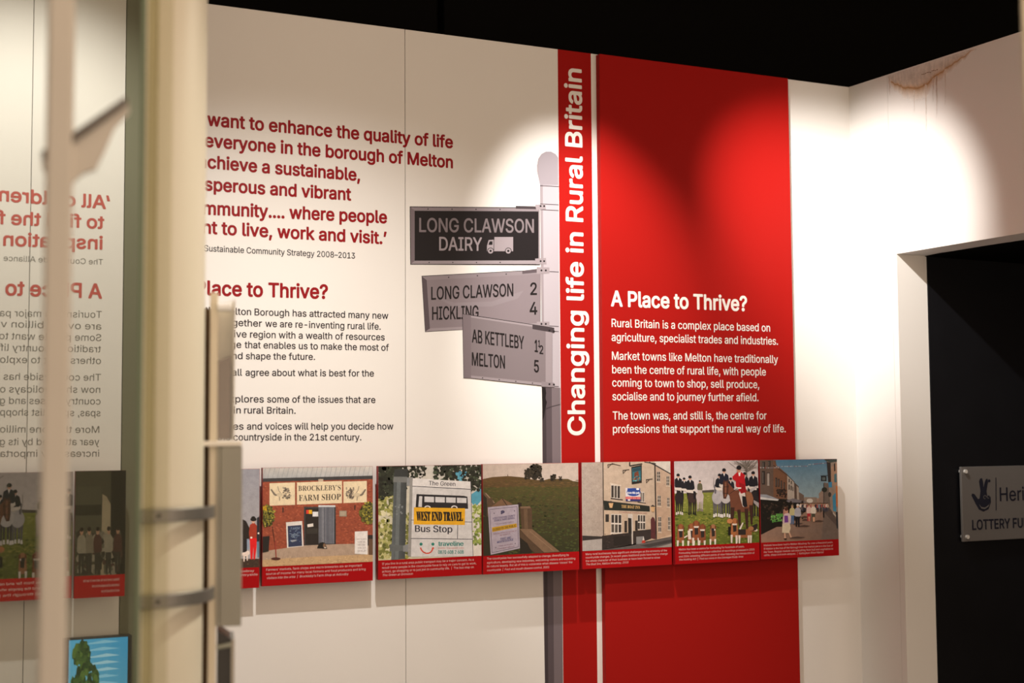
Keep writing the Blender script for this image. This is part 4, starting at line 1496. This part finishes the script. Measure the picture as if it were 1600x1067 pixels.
# the big red text panel
YP = D - 0.020
t = empty('text_panel', wall_pt(1090, 1067, YP), 'wide red panel with white text, to the right of the narrow banner', 'display panel')
xa, xb = wall_pt(936.4, 82, YP)[0], wall_pt(1231.4, 123.9, YP)[0]
mb = MB()
mb.box((xa, YP, 0.05), (xb, D - 0.0002, wall_pt(1100, 105.3, YP)[2]))
mb.build('panel_board', M['red'], t, bevel=0.0008)
mb = MB()
wall_line(mb, 'A Place to Thrive?', (955.4, 477.8), (1166.7, 485.6), 22.8, YP, bold=0.022)
mb.build('heading', M['white_ink'], t)
mb = MB()
for st, a, b in (('Rural Britain is a complex place based on', (955.8, 510.7), (1203.2, 518)),
                 ('agriculture, specialist trades and industries.', (955.8, 532.6), (1215.4, 538.7)),
                 ('Market towns like Melton have traditionally', (956.3, 561.9), (1215.4, 567.2)),
                 ('been the centre of rural life, with people', (956.6, 583.1), (1196.6, 586.7)),
                 ('coming to town to shop, sell produce,', (956.7, 603.8), (1186.2, 606.5)),
                 ('socialise and to journey further afield.', (957, 625.2), (1185, 626.7)),
                 ('The town was, and still is, the centre for', (957.5, 655.4), (1197.6, 655)),
                 ('professions that support the rural way of life.', (957.8, 676.4), (1227.6, 675.2))):
    wall_line(mb, st, a, b, 12.2, YP, bold=0.008)
mb.build('body_text', M['white_ink'], t)

# ------------------------------------------------------------------ printed signpost on the wall
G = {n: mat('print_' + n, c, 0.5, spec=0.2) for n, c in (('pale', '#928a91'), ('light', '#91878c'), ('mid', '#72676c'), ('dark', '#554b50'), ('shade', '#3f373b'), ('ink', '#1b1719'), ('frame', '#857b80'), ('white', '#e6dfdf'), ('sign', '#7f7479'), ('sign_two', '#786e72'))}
GL = list(G.values())
GI = {n: i for i, n in enumerate(G)}
GL.append(mat('print_post_white', '#aaa2a9', 0.5, spec=0.2))
t = empty('signpost_graphic', wall_pt(860, 1067), 'grey photographic print of a road signpost with three arms, on the cream wall', 'wall graphic')


def xlate(pts, k=2.2228, ox=620, oy=220):
    return [(x / k + ox, y / k + oy) for x, y in pts]


XB = wall_pt(871.3, 76)[0]       # the red banner covers the right side of the post


def post_poly(m, pts, lift, mi):
    flat(m, pts, D, lift, mi)


m = MB()
arc = [(857.0 + 18.2 * math.cos(a), 261.5 + 25.5 * math.sin(a)) for a in [math.pi * (0.86 + i / 20 * 1.22) for i in range(21)]]
ball = [(843.6, 289)] + [(839.2, 268), (839, 258), (841, 248), (846, 240.5), (853, 236.8), (861, 236.8), (868, 240.5), (872.2, 246), (872.6, 289)]
flat(m, ball, D, 0.00020, GI['pale'])
flat(m, [(839.2, 268), (839, 258), (841, 248), (846, 240.5), (846.5, 240.4), (842.5, 250), (841.5, 262), (842.6, 272), (844.6, 285)], D, 0.00024, GI['light'])
m.build('ball_finial', GL, t)
m = MB()
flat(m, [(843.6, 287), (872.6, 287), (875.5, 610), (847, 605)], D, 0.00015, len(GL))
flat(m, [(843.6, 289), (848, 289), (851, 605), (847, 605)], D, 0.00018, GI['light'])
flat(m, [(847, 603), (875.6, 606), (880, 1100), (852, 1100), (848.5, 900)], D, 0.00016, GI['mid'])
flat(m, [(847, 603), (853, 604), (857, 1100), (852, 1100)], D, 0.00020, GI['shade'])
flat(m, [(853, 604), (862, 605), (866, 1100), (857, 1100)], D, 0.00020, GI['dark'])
for yy in (289.5, 318, 327, 423, 508, 516, 602):
    flat(m, [(843.7 + (yy - 290) * 0.011, yy), (873, yy + 1.5), (873, yy + 2.6), (843.7 + (yy - 290) * 0.011, yy + 1.1)], D, 0.00028, GI['shade'])
flat(m, [(847.5, 645), (852, 638), (862, 634.5), (875.8, 631), (875.8, 632.4), (862, 636), (853, 640), (848, 648)], D, 0.00028, GI['shade'])
flat(m, [(846.5, 604), (852, 606), (853.5, 614), (852, 622), (854.5, 628), (852, 640), (850, 652), (847.8, 657)], D, 0.00030, GI['ink'])
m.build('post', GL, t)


def rivets(m, a, b, n, lift, r=1.0):
    for i in range(n):
        q = (i + 0.5) / n
        x, y = a[0] + (b[0] - a[0]) * q, a[1] + (b[1] - a[1]) * q
        flat(m, [(x + r * math.cos(w), y + r * math.sin(w)) for w in [i_ * math.pi / 3 for i_ in range(6)]], D, lift, GI['ink'])


def sign_text(m, st, a, b, cap, lift, mi, bold=0.02):
    wall_line(m, st, a, b, cap, D, lift=lift, bold=bold, mi=mi)


# arm 1: black dairy sign
sb = None
m = MB()
flat(m, [(640.2, 322.4), (843.6, 324.2), (843.8, 414.4), (641.1, 413.5)], D, 0.00040, GI['ink'])
flat(m, [(641.2, 323.6), (843.6, 325.2), (843.8, 412.8), (642, 412.4)], D, 0.00042, GI['frame'])
flat(m, [(641.2, 323.6), (648, 329), (648, 407.4), (642, 412.4)], D, 0.00044, GI['mid'])
flat(m, [(642, 412.4), (648, 407.4), (841.4, 406.6), (843.8, 411.8)], D, 0.00044, GI['light'])
flat(m, [(647.9, 329.3), (841.3, 330.3), (841.4, 406.8), (648, 407.2)], D, 0.00046, GI['ink'])
rivets(m, (650, 326.4), (800, 327.4), 4, 0.0005)
rivets(m, (652, 410), (800, 410), 4, 0.0005)
flat(m, [(806, 321.6), (845, 322.5), (845, 327), (806, 326)], D, 0.00052, GI['shade'])
flat(m, [(836, 319.5), (852, 319), (853, 327), (838, 328)], D, 0.00054, GI['light'])
flat(m, [(836, 404), (853, 403), (854, 413), (838, 413)], D, 0.00054, GI['light'])
rivets(m, (842, 322), (853, 322), 2, 0.0006, 1.6)
rivets(m, (842, 408), (853, 408), 2, 0.0006, 1.6)
s1o = m.build('sign_arm', GL, t)
s1o['label'] = 'black sign arm with a grey frame, the topmost'
m = MB()
sign_text(m, 'LONG CLAWSON', (655.4, 362.2), (833.9, 363.2), 21.0, 0.0007, GI['sign_two'], 0.012)
sign_text(m, 'DAIRY', (686.6, 391), (752.9, 391.6), 20.5, 0.0007, GI['light'], 0.012)
m.build('sign_lettering', GL, s1o)
m = MB()
flat(m, [(772.5, 370.2), (801.8, 370.2), (801.8, 392.5), (760.8, 392.5), (760.8, 384), (763.5, 375), (771, 374.5), (772.5, 374.5)], D, 0.0007, GI['light'])
flat(m, [(765, 377), (769.5, 377), (769.5, 382.5), (763.3, 382.5)], D, 0.00074, GI['ink'])
flat(m, [(771.4, 374.5), (772.2, 374.5), (772.2, 391), (771.4, 391)], D, 0.00074, GI['ink'])
for x in (766.5, 794.2):
    for r, li, c in ((5.2, 0.00078, 'ink'), (4.2, 0.00082, 'light'), (1.8, 0.00086, 'ink')):
        flat(m, [(x + r * math.cos(w), 392 + r * math.sin(w)) for w in [i * math.pi / 8 for i in range(16)]], D, li, GI[c])
m.build('lorry_symbol', GL, s1o)
# arm 2
m = MB()
flat(m, xlate([(86, 469), (500, 447), (500, 641), (98, 664)]), D, 0.00040, GI['ink'])
flat(m, xlate([(87, 471), (500, 449), (500, 640), (99, 662)]), D, 0.00042, GI['frame'])
flat(m, xlate([(106, 484), (500, 462), (500, 634), (116, 652)]), D, 0.00044, GI['sign'])
flat(m, xlate([(87, 471), (104, 484), (115, 652), (99, 662)]), D, 0.00046, GI['dark'])
flat(m, xlate([(99, 662), (116, 651), (500, 633), (500, 641)]), D, 0.00046, GI['light'])
flat(m, xlate([(130, 540), (200, 562), (330, 558), (440, 520), (420, 548), (330, 575), (200, 578)]), D, 0.00048, GI['frame'])
rivets(m, xlate([(130, 477)])[0], xlate([(430, 460)])[0], 3, 0.0005)
flat(m, xlate([(436, 451), (500, 443), (500, 456), (436, 462)]), D, 0.00052, GI['dark'])
flat(m, xlate([(486, 438), (530, 440), (530, 460), (486, 462)]), D, 0.00054, GI['light'])
rivets(m, xlate([(495, 450)])[0], xlate([(525, 450)])[0], 2, 0.0006, 1.6)
flat(m, xlate([(486, 628), (530, 628), (530, 646), (486, 646)]), D, 0.00054, GI['light'])
rivets(m, xlate([(495, 636)])[0], xlate([(525, 636)])[0], 2, 0.0006, 1.6)
s2o = m.build('sign_arm', GL, t)
s2o['label'] = 'grey sign arm in the middle, tilted up to the right'
m = MB()
sign_text(m, 'LONG CLAWSON', (674, 468.2), (801.8, 462.3), 19.5, 0.0007, GI['ink'], 0.009)
sign_text(m, 'HICKLING', (675.5, 499.6), (747.5, 497.2), 20.0, 0.0007, GI['ink'], 0.009)
sign_text(m, '2', (829, 460.4), (838.6, 460.2), 18.5, 0.0007, GI['ink'], 0.012)
sign_text(m, '4', (828, 491.2), (839.2, 491), 19, 0.0007, GI['ink'], 0.012)
m.build('sign_lettering', GL, s2o)
# arm 3, in front of the other
m = MB()
flat(m, [(722.4, 490.2), (736, 492), (863.2, 511.4), (863.2, 605), (736, 591.4), (724.2, 590.9)], D, 0.00110, GI['ink'])
flat(m, [(723, 490.8), (736, 492.4), (736, 591), (724.6, 590.4)], D, 0.00113, GI['mid'])
flat(m, [(736, 493), (863, 512.2), (863, 604), (736, 590.6)], D, 0.00113, GI['sign_two'])
flat(m, [(736, 493), (863, 512.2), (863, 515.2), (736, 496)], D, 0.00116, GI['light'])
flat(m, [(736, 586.6), (863, 599.6), (863, 604), (736, 590.6)], D, 0.00116, GI['light'])
flat(m, [(852.5, 510.6), (863, 512.2), (863, 604), (852.5, 603)], D, 0.00118, GI['light'])
flat(m, [(832, 507), (866, 512), (866, 520), (832, 514)], D, 0.00120, GI['shade'])
rivets(m, (741, 589), (845, 600), 4, 0.0012)
flat(m, [(846, 596), (866, 598), (866, 605), (846, 604)], D, 0.00120, GI['frame'])
rivets(m, (855, 516), (869, 518), 2, 0.0013, 1.6)
rivets(m, (855, 600), (869, 601), 2, 0.0013, 1.6)
s3o = m.build('sign_arm', GL, t)
s3o['label'] = 'grey sign arm, the lowest, tilted down to the right'
m = MB()
sign_text(m, 'AB KETTLEBY', (737.7, 534.6), (818.6, 545.2), 20.0, 0.0014, GI['ink'], 0.009)
sign_text(m, 'MELTON', (737.6, 570.6), (788.8, 575.6), 20.0, 0.0014, GI['ink'], 0.009)
sign_text(m, '1', (835.8, 549.5), (840.2, 550), 18.5, 0.0014, GI['ink'], 0.012)
sign_text(m, '1', (841, 541.5), (844, 541.8), 10, 0.0014, GI['ink'], 0.012)
sign_text(m, '2', (843.2, 552.5), (848.6, 553), 13, 0.0014, GI['ink'], 0.012)
sign_text(m, '5', (834.8, 581), (841.8, 581.6), 18.5, 0.0014, GI['ink'], 0.012)
m.build('sign_lettering', GL, s3o)

# ------------------------------------------------------------------ plaque in the recess
PY = np.dot(e0, -DR)        # recess wall plane: normal DR through e0
P_ = e0 + DR * 0.004 + DR * 0.018


def rec_pt(px, py, lift=0.0):
    return plane_pt(px, py, P_ + DR * lift, DR)


EXR = -NR
a = rec_pt(1501.8, 729.3)
b = rec_pt(1505, 846.5)
xl = (np.dot(a - e0, EXR) + np.dot(b - e0, EXR)) / 2
zt, zb = a[2], b[2]
t = empty('plaque', e0 + EXR * (xl + 0.2) + DR * 0.022 + np.array([0, 0, zb]), 'frosted grey lottery funding plaque on the black recess wall', 'plaque')
mb = MB()
mb.frame_box(e0, EXR, DR, UPZ, (xl, xl + 0.46), (0.014, 0.022), (zb, zt))
mb.build('acrylic_sheet', M['plaque'], t, bevel=0.001)
for qx in (0.014, 0.446):
    for z in (zb + 0.014, zt - 0.014):
        mb = MB()
        c = e0 + EXR * (xl + qx) + np.array([0, 0, z])
        mb.tube(c + DR * 0.004, c + DR * 0.0285, 0.006, 16)
        mb.build('standoff_screw', M['screw'], t, smooth=True)
mb = MB()
NP = DR


def rec_line(st, a, b, cap, full_end=None, bold=0.01, suffix_w=None):
    A, B = rec_pt(*a, 0.0006), rec_pt(*b, 0.0006)
    em = abs(rec_pt(a[0], a[1])[2] - rec_pt(a[0], a[1] - cap)[2]) / 0.509
    d = np.dot(B - A, EXR)
    A2 = A.copy()
    # width taken from the part of the word that shows, then the full word is written out
    _p, u0, u1 = glyphs(suffix_w or st)
    _q, w0, w1 = glyphs(st)
    B2 = A2 + EXR * (d * (w1 - w0) / (u1 - u0))
    put_text(mb, st, A2, B2, UPZ, em, DR, bold=bold)


rec_line('Heritage', (1562.5, 782.8), (1600, 781), 21, suffix_w='Heri', bold=0.006)
rec_line('LOTTERY FUNDED', (1519.5, 827.7), (1598, 823), 15, suffix_w='LOTTERY FU', bold=0.02)
mb.build('lettering', M['navy_ink'], t)
mb = MB()


def rec_poly(pts, lift):
    Q = [rec_pt(x / 2.56 + 1300, y / 2.56 + 650, lift) for x, y in pts]
    mb.add(Q, [tuple(q) for q in tessellate_polygon([[Vector(v) for v in Q]])])


rec_poly([(654, 246), (657, 246), (658, 378), (655, 378)], 0.0006)
rec_poly([(590, 330), (594, 300), (588, 262), (592, 250), (600, 248), (604, 262), (606, 285), (612, 262), (616, 252), (622, 250), (624, 262), (618, 300), (622, 322), (634, 322), (636, 345), (626, 372), (606, 382), (588, 374), (574, 350), (558, 318), (560, 310), (570, 312), (584, 332)], 0.0006)
for j, q in enumerate((0, 1)):
    cx_ = 626
    rec_poly([(cx_ + 7 * math.cos(w) - q * 12, 256 + 70 + 9 * math.sin(w)) for w in [i * math.pi / 6 for i in range(12)]], 0.0008 + j * 1e-5)
rec_poly([(629 + 5 * math.cos(w), 259 + 6 * math.sin(w)) for w in [i * math.pi / 6 for i in range(12)]], 0.0006)
mb.build('crossed_fingers_logo', M['navy_ink'], t)
mb = MB()
for (x, y) in ((612, 324), (626, 322)):
    pts = [(x + 6.5 * math.cos(w), y + 7.5 * math.sin(w)) for w in [i * math.pi / 8 for i in range(3, 17)]] + [(x + 4.5 * math.cos(w), y + 5.5 * math.sin(w)) for w in [i * math.pi / 8 for i in range(16, 2, -1)]]
    rec_poly(pts, 0.0012)
rec_poly([(588, 352), (598, 364), (612, 366), (628, 354), (632, 346), (626, 362), (612, 372), (598, 370)], 0.0012)
mb.build('logo_lines', M['plaque'], t)


# ------------------------------------------------------------------ left foreground: dark glass, column, steel bands, leaflet rack
def pane_pt(px, py):
    n = np.array([1, 1, 0]) / math.sqrt(2)
    return plane_pt(px, py, (PC, 0, 0), n)


pe = pane_pt(212.5, 900)
ed = np.array([1, -1, 0]) / math.sqrt(2)      # along the glass, towards the right
en = np.array([1, 1, 0]) / math.sqrt(2)       # behind the glass
t = empty('glass_panel', (pe[0], pe[1], 0), 'tall dark glass panel at the left, mirroring reversed text and pictures', 'glass panel')
mb = MB()
mb.frame_box((pe[0], pe[1], 0), ed, en, UPZ, (-0.62, -0.0012), (0, 0.0095), (0.05, 3.3))
mb.build('pane', M['pane'], t)
mb = MB()
mb.frame_box((pe[0], pe[1], 0), ed, en, UPZ, (-0.0012, 0), (0, 0.0095), (0.05, 3.3))
mb.build('polished_edge', M['pane_edge'], t)

t2 = MB()  # added tint strips darken the column's left side in place of shade
t2.frame_box((pe[0], pe[1], 0), ed, en, UPZ, (0.0004, 0.0125), (0.012, 0.018), (0.05, 3.3))
t2.build('shade_strip', acrylic_mat('shade_tint', (0.80, 0.79, 0.66), 0.95), t)
t2 = MB()
t2.frame_box((pe[0], pe[1], 0), ed, en, UPZ, (0.0126, 0.034), (0.012, 0.018), (0.05, 3.3))
t2.build('pale_shade_strip', acrylic_mat('pale_shade_tint', (0.93, 0.925, 0.87), 0.96), t)
# column
ang = lambda px, py=600: math.atan2(ray(px, py)[0], ray(px, py)[1])
RC = 0.11
DC = RC / math.sin(ang(319.5) - ang(206))
cc = np.array([DC * math.sin(ang(206)), DC * math.cos(ang(206)), 0])
mb = MB()
mb.tube(cc, cc + np.array([0, 0, 3.45]), RC, 96)
col = mb.build('display_column', M['column'], smooth=True)
tag(col, 'round cream column beside the dark glass, with steel bands', 'column')

# steel bands round the column
def band(zc_, label):
    m = MB()
    r1, r2, h = RC + 0.013, RC + 0.018, 0.0098
    vd = math.atan2(-cc[1], -cc[0])
    a0, a1, n = vd - 0.9, vd + math.radians(86), 48
    P = []
    for i in range(n + 1):
        a_ = a0 + (a1 - a0) * i / n
        for r_ in (r1, r2):
            for z_ in (zc_ - h, zc_ + h):
                P.append((cc[0] + r_ * math.cos(a_), cc[1] + r_ * math.sin(a_), z_))
    F = []
    for i in range(n):
        q = i * 4
        F += [(q, q + 4, q + 5, q + 1), (q + 2, q + 3, q + 7, q + 6), (q, q + 2, q + 6, q + 4), (q + 1, q + 5, q + 7, q + 3)]
    F += [(0, 1, 3, 2), (n * 4, n * 4 + 2, n * 4 + 3, n * 4 + 1)]
    m.add(P, F)
    tt = empty('steel_band', (cc[0], cc[1], zc_), label, 'steel band', 'steel bands round the column')
    m.build('band', M['steel'], tt, smooth=True, bevel=0.001)
    sa = vd + (ang(206) - ang(250)) * -1 * 0 + math.asin(min(0.95, (DC - RC) * math.sin(ang(250) - ang(206)) / (RC + 0.018)))
    c = np.array([cc[0] + (r2 - 0.001) * math.cos(sa), cc[1] + (r2 - 0.001) * math.sin(sa), zc_])
    d_ = np.array([math.cos(sa), math.sin(sa), 0])
    m = MB()
    m.tube(c, c + d_ * 0.0022, 0.0032, 14)
    m.build('screw', M['dark_plastic'], tt, smooth=True)
    m = MB()
    for aa in (vd - 0.5, vd + 1.2):
        d2 = np.array([math.cos(aa), math.sin(aa), 0])
        q = np.array([cc[0], cc[1], zc_])
        m.tube(q + d2 * (RC - 0.002), q + d2 * (r1 + 0.001), 0.004, 12)
    m.build('spacer', M['steel'], tt)


def z_at(px, py, dist):
    d = ray(px, py)
    return Z0 + d[2] / math.hypot(d[0], d[1]) * dist


band(z_at(240, 806.5, DC - RC - 0.018), 'upper of the two steel bands round the cream column')
band(z_at(240, 941.5, DC - RC - 0.018), 'lower of the two steel bands round the cream column')

# display board seen edge-on with leaflet holders
A0 = ang(330)
EF = np.array([math.sin(A0), math.cos(A0), 0])
ER = np.array([math.cos(A0), -math.sin(A0), 0])
DB = 2.30


def bp(px, py):
    q = plane_pt(px, py, EF * DB, EF)
    return np.dot(q, ER), q[2]


def bx(m, px0, px1, z0, z1, d0, d1, mi=0):
    m.frame_box((0, 0, 0), ER, EF, UPZ, (bp(px0, 700)[0], bp(px1, 700)[0]), (DB + d0, DB + d1), (z0, z1), mi)


zz = lambda py, px=340: bp(px, py)[1]
t = empty('display_board', EF * DB + ER * bp(330, 700)[0], 'narrow cream display board seen edge-on, right of the column', 'display board')
m = MB()
bx(m, 326.5, 339.5, 0.0, zz(457), 0.0, 0.42)
m.build('edge_board', M['cream'], t, bevel=0.002)
m = MB()
bx(m, 316, 326.4, 0.0, zz(478), 0.045, 0.40)
m.build('wooden_side', M['wood'], t)
m = MB()
bx(m, 316, 378, zz(697), zz(689), -0.012, 0.20)
m.build('shelf', M['shelf'], t, bevel=0.0015)

# clear leaflet holder above the shelf, with a brown leaflet in it
t = empty('leaflet_holder', EF * DB + ER * bp(352, 690)[0] + np.array([0, 0, zz(689)]), 'clear acrylic leaflet holder above the white shelf', 'leaflet holder')
m = MB()
bx(m, 340, 366, zz(689) + 0.0005, zz(687), 0.0, 0.10)
m.build('base', M['acrylic'], t)
for nm, a_, b_ in (('front_wall', 0.0, 0.002), ('back_wall', 0.045, 0.047)):
    m = MB()
    q0, q1 = bp(340, 480)[0], bp(366, 480)[0]
    pts = [ER * q0 + EF * (DB + a_) + np.array([0, 0, zz(687)]), ER * q1 + EF * (DB + a_) + np.array([0, 0, zz(687)]), ER * q1 + EF * (DB + a_) + np.array([0, 0, zz(468)]), ER * q0 + EF * (DB + a_) + np.array([0, 0, zz(477)])]
    m.prism(pts, EF * 0.002)
    m.build(nm, M['acrylic'] if nm == 'front_wall' else M['shelf'], t)
m = MB()
bx(m, 363.6, 366, zz(687), zz(468), 0.002, 0.098)
m.build('side_wall', mat('acrylic_side', (0.62, 0.58, 0.52), 0.15), t)
m = MB()
m.tube(EF * (DB - 0.006) + ER * bp(338.5, 700)[0] + np.array([0, 0, zz(480.5)]), EF * (DB - 0.006) + ER * bp(361, 700)[0] + np.array([0, 0, zz(480.5)]), 0.0062, 16)
m.build('chrome_rod', mat('rod_glint_white', (0.9, 0.9, 0.92), 0.25), t, smooth=True)  # white base colour stands in for the glint on chrome
m = MB()
q0, q1 = bp(340.4, 480)[0], bp(361.5, 480)[0]
for i in range(3):
    dd = DB + 0.006 + i * 0.012
    z_lo = zz(686)
    m.prism([ER * q0 + EF * dd + np.array([0, 0, z_lo]), ER * q1 + EF * dd + np.array([0, 0, z_lo]), ER * q1 + EF * dd + np.array([0, 0, zz(555 + i * 4)]), ER * q0 + EF * dd + np.array([0, 0, zz(564 + i * 4)])], EF * 0.008)
o = m.build('leaflet_stack', M['leaflet'])
tag(o, 'brown leaflets standing in the clear acrylic holder', 'leaflets')
# grey box under the shelf
t = empty('leaflet_box', EF * DB + ER * bp(357, 978)[0] + np.array([0, 0, zz(978)]), 'plain grey box fixed under the white shelf, beside the farthest left picture', 'box')
m = MB()
bx(m, 345, 378.5, zz(978), zz(697.5), -0.01, 0.12)
m.build('body', M['grey'], t, bevel=0.0015)
m = MB()
bx(m, 339.6, 344.6, zz(978), zz(697.5), -0.004, 0.12)
m.build('side_cheek', M['grey_lit'], t)
# dark holder at the bottom
t = empty('leaflet_holder', EF * DB + ER * bp(352, 1067)[0] + np.array([0, 0, zz(1250)]), 'dark leaflet holder with a sloping top, under the grey box', 'leaflet holder')
m = MB()
q0, q1 = bp(339.7, 1000)[0], bp(363, 1000)[0]
m.prism([ER * q0 + EF * (DB + 0.01) + np.array([0, 0, zz(1250)]), ER * q1 + EF * (DB + 0.01) + np.array([0, 0, zz(1250)]), ER * q1 + EF * (DB + 0.01) + np.array([0, 0, zz(1001)]), ER * q0 + EF * (DB + 0.01) + np.array([0, 0, zz(986)])], EF * 0.09)
m.build('body', M['dark_plastic'], t)
m = MB()
bx(m, 363.2, 368.5, zz(1250), zz(1000), 0.0, 0.10)
m.build('clear_side', mat('smoked_acrylic', (0.34, 0.31, 0.26), 0.2), t)
m = MB()
m.tube(EF * (DB + 0.004) + ER * bp(340.5, 700)[0] + np.array([0, 0, zz(1012)]), EF * (DB + 0.004) + ER * bp(366, 700)[0] + np.array([0, 0, zz(1008)]), 0.004, 14)
m.build('rod', mat('glass_rod', (0.30, 0.31, 0.26), 0.1), t, smooth=True)

# satin post with slanting strips shaped as a shadow, close to the viewer in front of the glass
DP = 1.50
AP = ang(91)
PF = np.array([math.sin(AP), math.cos(AP), 0])
PR = np.array([math.cos(AP), -math.sin(AP), 0])


def pp(px, py, d=DP):
    q = plane_pt(px, py, PF * d, PF)
    return np.dot(q, PR), q[2]


t = empty('support_post', PF * DP + PR * pp(91, 600)[0], 'blurred satin upright post with a slanting shadow shape, in front of the dark glass', 'post')
m = MB()
m.frame_box((0, 0, 0), PR, PF, UPZ, (pp(65, 600)[0], pp(109.5, 600)[0]), (DP, DP + 0.03), (0, 3.45))
m.build('upright', M['post'], t, bevel=0.004)
m = MB()
Q = [pp(x, y) for x, y in ((64, 240), (110, 213), (150, 186), (200, 152), (203, 172), (180, 196), (165, 232), (150, 262), (130, 268), (112, 285), (66, 262))]
m.prism([PR * a_ + PF * (DP + 0.006) + np.array([0, 0, z_]) for a_, z_ in Q], PF * 0.012)
m.build('shadow_slab', M['post'], t)
m = MB()
Q = [pp(x, y) for x, y in ((64, 236), (110, 209), (150, 182), (198, 149), (200, 162), (150, 198), (110, 226), (66, 250))]
m.prism([PR * a_ + PF * (DP + 0.001) + np.array([0, 0, z_]) for a_, z_ in Q], PF * 0.005)
m.build('shadow_edge', mat('shadow_dark', (0.13, 0.115, 0.10), 0.5), t)

# pictures and a lit screen on the left wall (mirrored in the glass)
def left_un(px, py):
    return left_pt(px, py, SO)


def left_panel(x_in, x_out, y_top, y_cap, y_bot, label, painter, gain, clip):
    ys_ = sorted((left_un(x_in, 820)[1], left_un(x_out, 820)[1]))
    xm_ = (x_in + x_out) / 2
    z1, zc_, z0 = (left_un(xm_, q)[2] for q in (y_top, y_cap, y_bot))
    tt = empty('picture_panel', (XL + SO - TH, sum(ys_) / 2, z0), label, 'picture panel', 'picture panels mirrored in the dark glass')
    m_ = MB()
    m_.box((XL + SO - TH, ys_[0], z0), (XL + SO, ys_[1], z1))
    m_.build('backing_board', M['side_red'], tt)
    for y_ in (ys_[0] + 0.03, ys_[1] - 0.03):
        for z_ in (z0 + 0.06, z1 - 0.05):
            m_ = MB()
            m_.tube((XL, y_, z_), (XL + SO - TH, y_, z_), 0.007, 12)
            m_.build('standoff', M['steel'], tt)
    m_ = MB()
    m_.box((XL + SO, ys_[0], z0), (XL + SO + 0.0003, ys_[1], zc_))
    cb = m_.build('caption_band', M['caption_red'], tt)
    m_ = MB()
    for j in range(3):
        z_ = zc_ - 0.014 - j * 0.0125
        y0_, y1_ = ys_[0] + 0.012, ys_[1] - 0.02 - j * 0.02
        put_text(m_, ('Visitors come from far and near to see the', 'countryside and the people who live and', 'work in it all through the year')[j], (XL + SO + 0.0006, y0_, z_), (XL + SO + 0.0006, y1_, z_), UPZ, 0.0115, NL, res=2)
    m_.build('caption_text', M['caption_ink'], cb)
    K = (clip[2] - clip[0]) / (ys_[1] - ys_[0])
    KZ = (clip[3] - clip[1]) / (z1 - zc_)

    class LP(Paint):
        pass
    pr = LP(1.0, 0, 0, lambda px, py: np.array([XL + SO, ys_[0] + (px - clip[0]) / K, z1 - (py - clip[1]) / KZ]), clip, gain, NL)
    painter(pr)
    pr.build(tt)


left_panel(113, -60, 738.2, 903.5, 938.6, 'picture panel of riders with a red caption, mirrored in the dark glass', hunt, 0.5, (80, 104, 816, 845))  # low gain puts the weak light at this height into the inks


def statue(p):
    p.rect(0, 0, 600, 800, '#54503f')
    p.poly([(0, 0), (180, 0), (170, 800), (0, 800)], '#2a251f')
    p.poly([(180, 800), (180, 260), (230, 200), (280, 180), (290, 800)], '#b8a98c')
    p.rect(290, 120, 600, 560, '#5d5a48')
    p.rect(290, 260, 600, 340, '#3a382d')
    p.blobs(60, 480, 560, 780, 130, 40, ['#8a8474', '#3b372e', '#a39a88', '#5b4038', '#6d6a58'])
    for x in (90, 200, 330, 430, 520):
        p.person(x, 430, 790, p.r.choice(['#8d8472', '#a89f8c', '#5c3a34']), '#3f3b34')


left_panel(196, 117, 735.4, 898.5, 933, 'picture panel with a pale arch, inked dark for dim light, mirrored in the dark glass', statue, 0.55, (0, 0, 600, 800))  # inks darkened here too, in place of light falloff

t = empty('screen', left_un(150, 1300), 'lit blue screen showing a green tree, mirrored in the dark glass', 'screen')
ys_ = sorted((left_pt(108, 1000, 0.03)[1], left_pt(200, 1000, 0.03)[1]))
zt_ = left_pt(150, 998, 0.03)[2]
m = MB()
m.box((XL, ys_[0] - 0.01, zt_ - 0.30), (XL + 0.028, ys_[1] + 0.01, zt_ + 0.003))
m.build('casing', M['screen_frame'], t, bevel=0.002)
p = Paint(1.0, 0, 0, lambda px, py: np.array([XL + 0.028, ys_[0] + px / 300 * (ys_[1] - ys_[0]), zt_ - py / 300 * 0.29]), (0, 0, 300, 300), 1.0, NL)
p.poly([(0, 0), (300, 0), (300, 300), (0, 300)], ['#3f9fcb', '#5fb4d8', '#7db9c4', '#6aa9b5'])
for i in range(14):
    p.poly([(40, 10 + i * 16), (130 + p.r.uniform(-30, 30), 4 + i * 16), (240, 12 + i * 16), (130, 12 + i * 16)], p.r.choice(['#8fcbe0', '#4aa6cf', '#a9d6e2']))
gr = ['#2f4a22', '#45602c', '#5a7434', '#263c1d']
for cx_, cy_, rx_, ry_ in ((235, 40, 45, 30), (215, 95, 70, 34), (240, 150, 80, 40)):
    p.blobs(cx_ - rx_, cy_ - ry_, cx_ + rx_, cy_ + ry_, 90, 14, gr, lambda x, y: ((x - cx_) / rx_) ** 2 + ((y - cy_) / ry_) ** 2 < 1)
p.rect(230, 100, 240, 300, '#3a3524')
p.build(t, 'display', M['screen'])
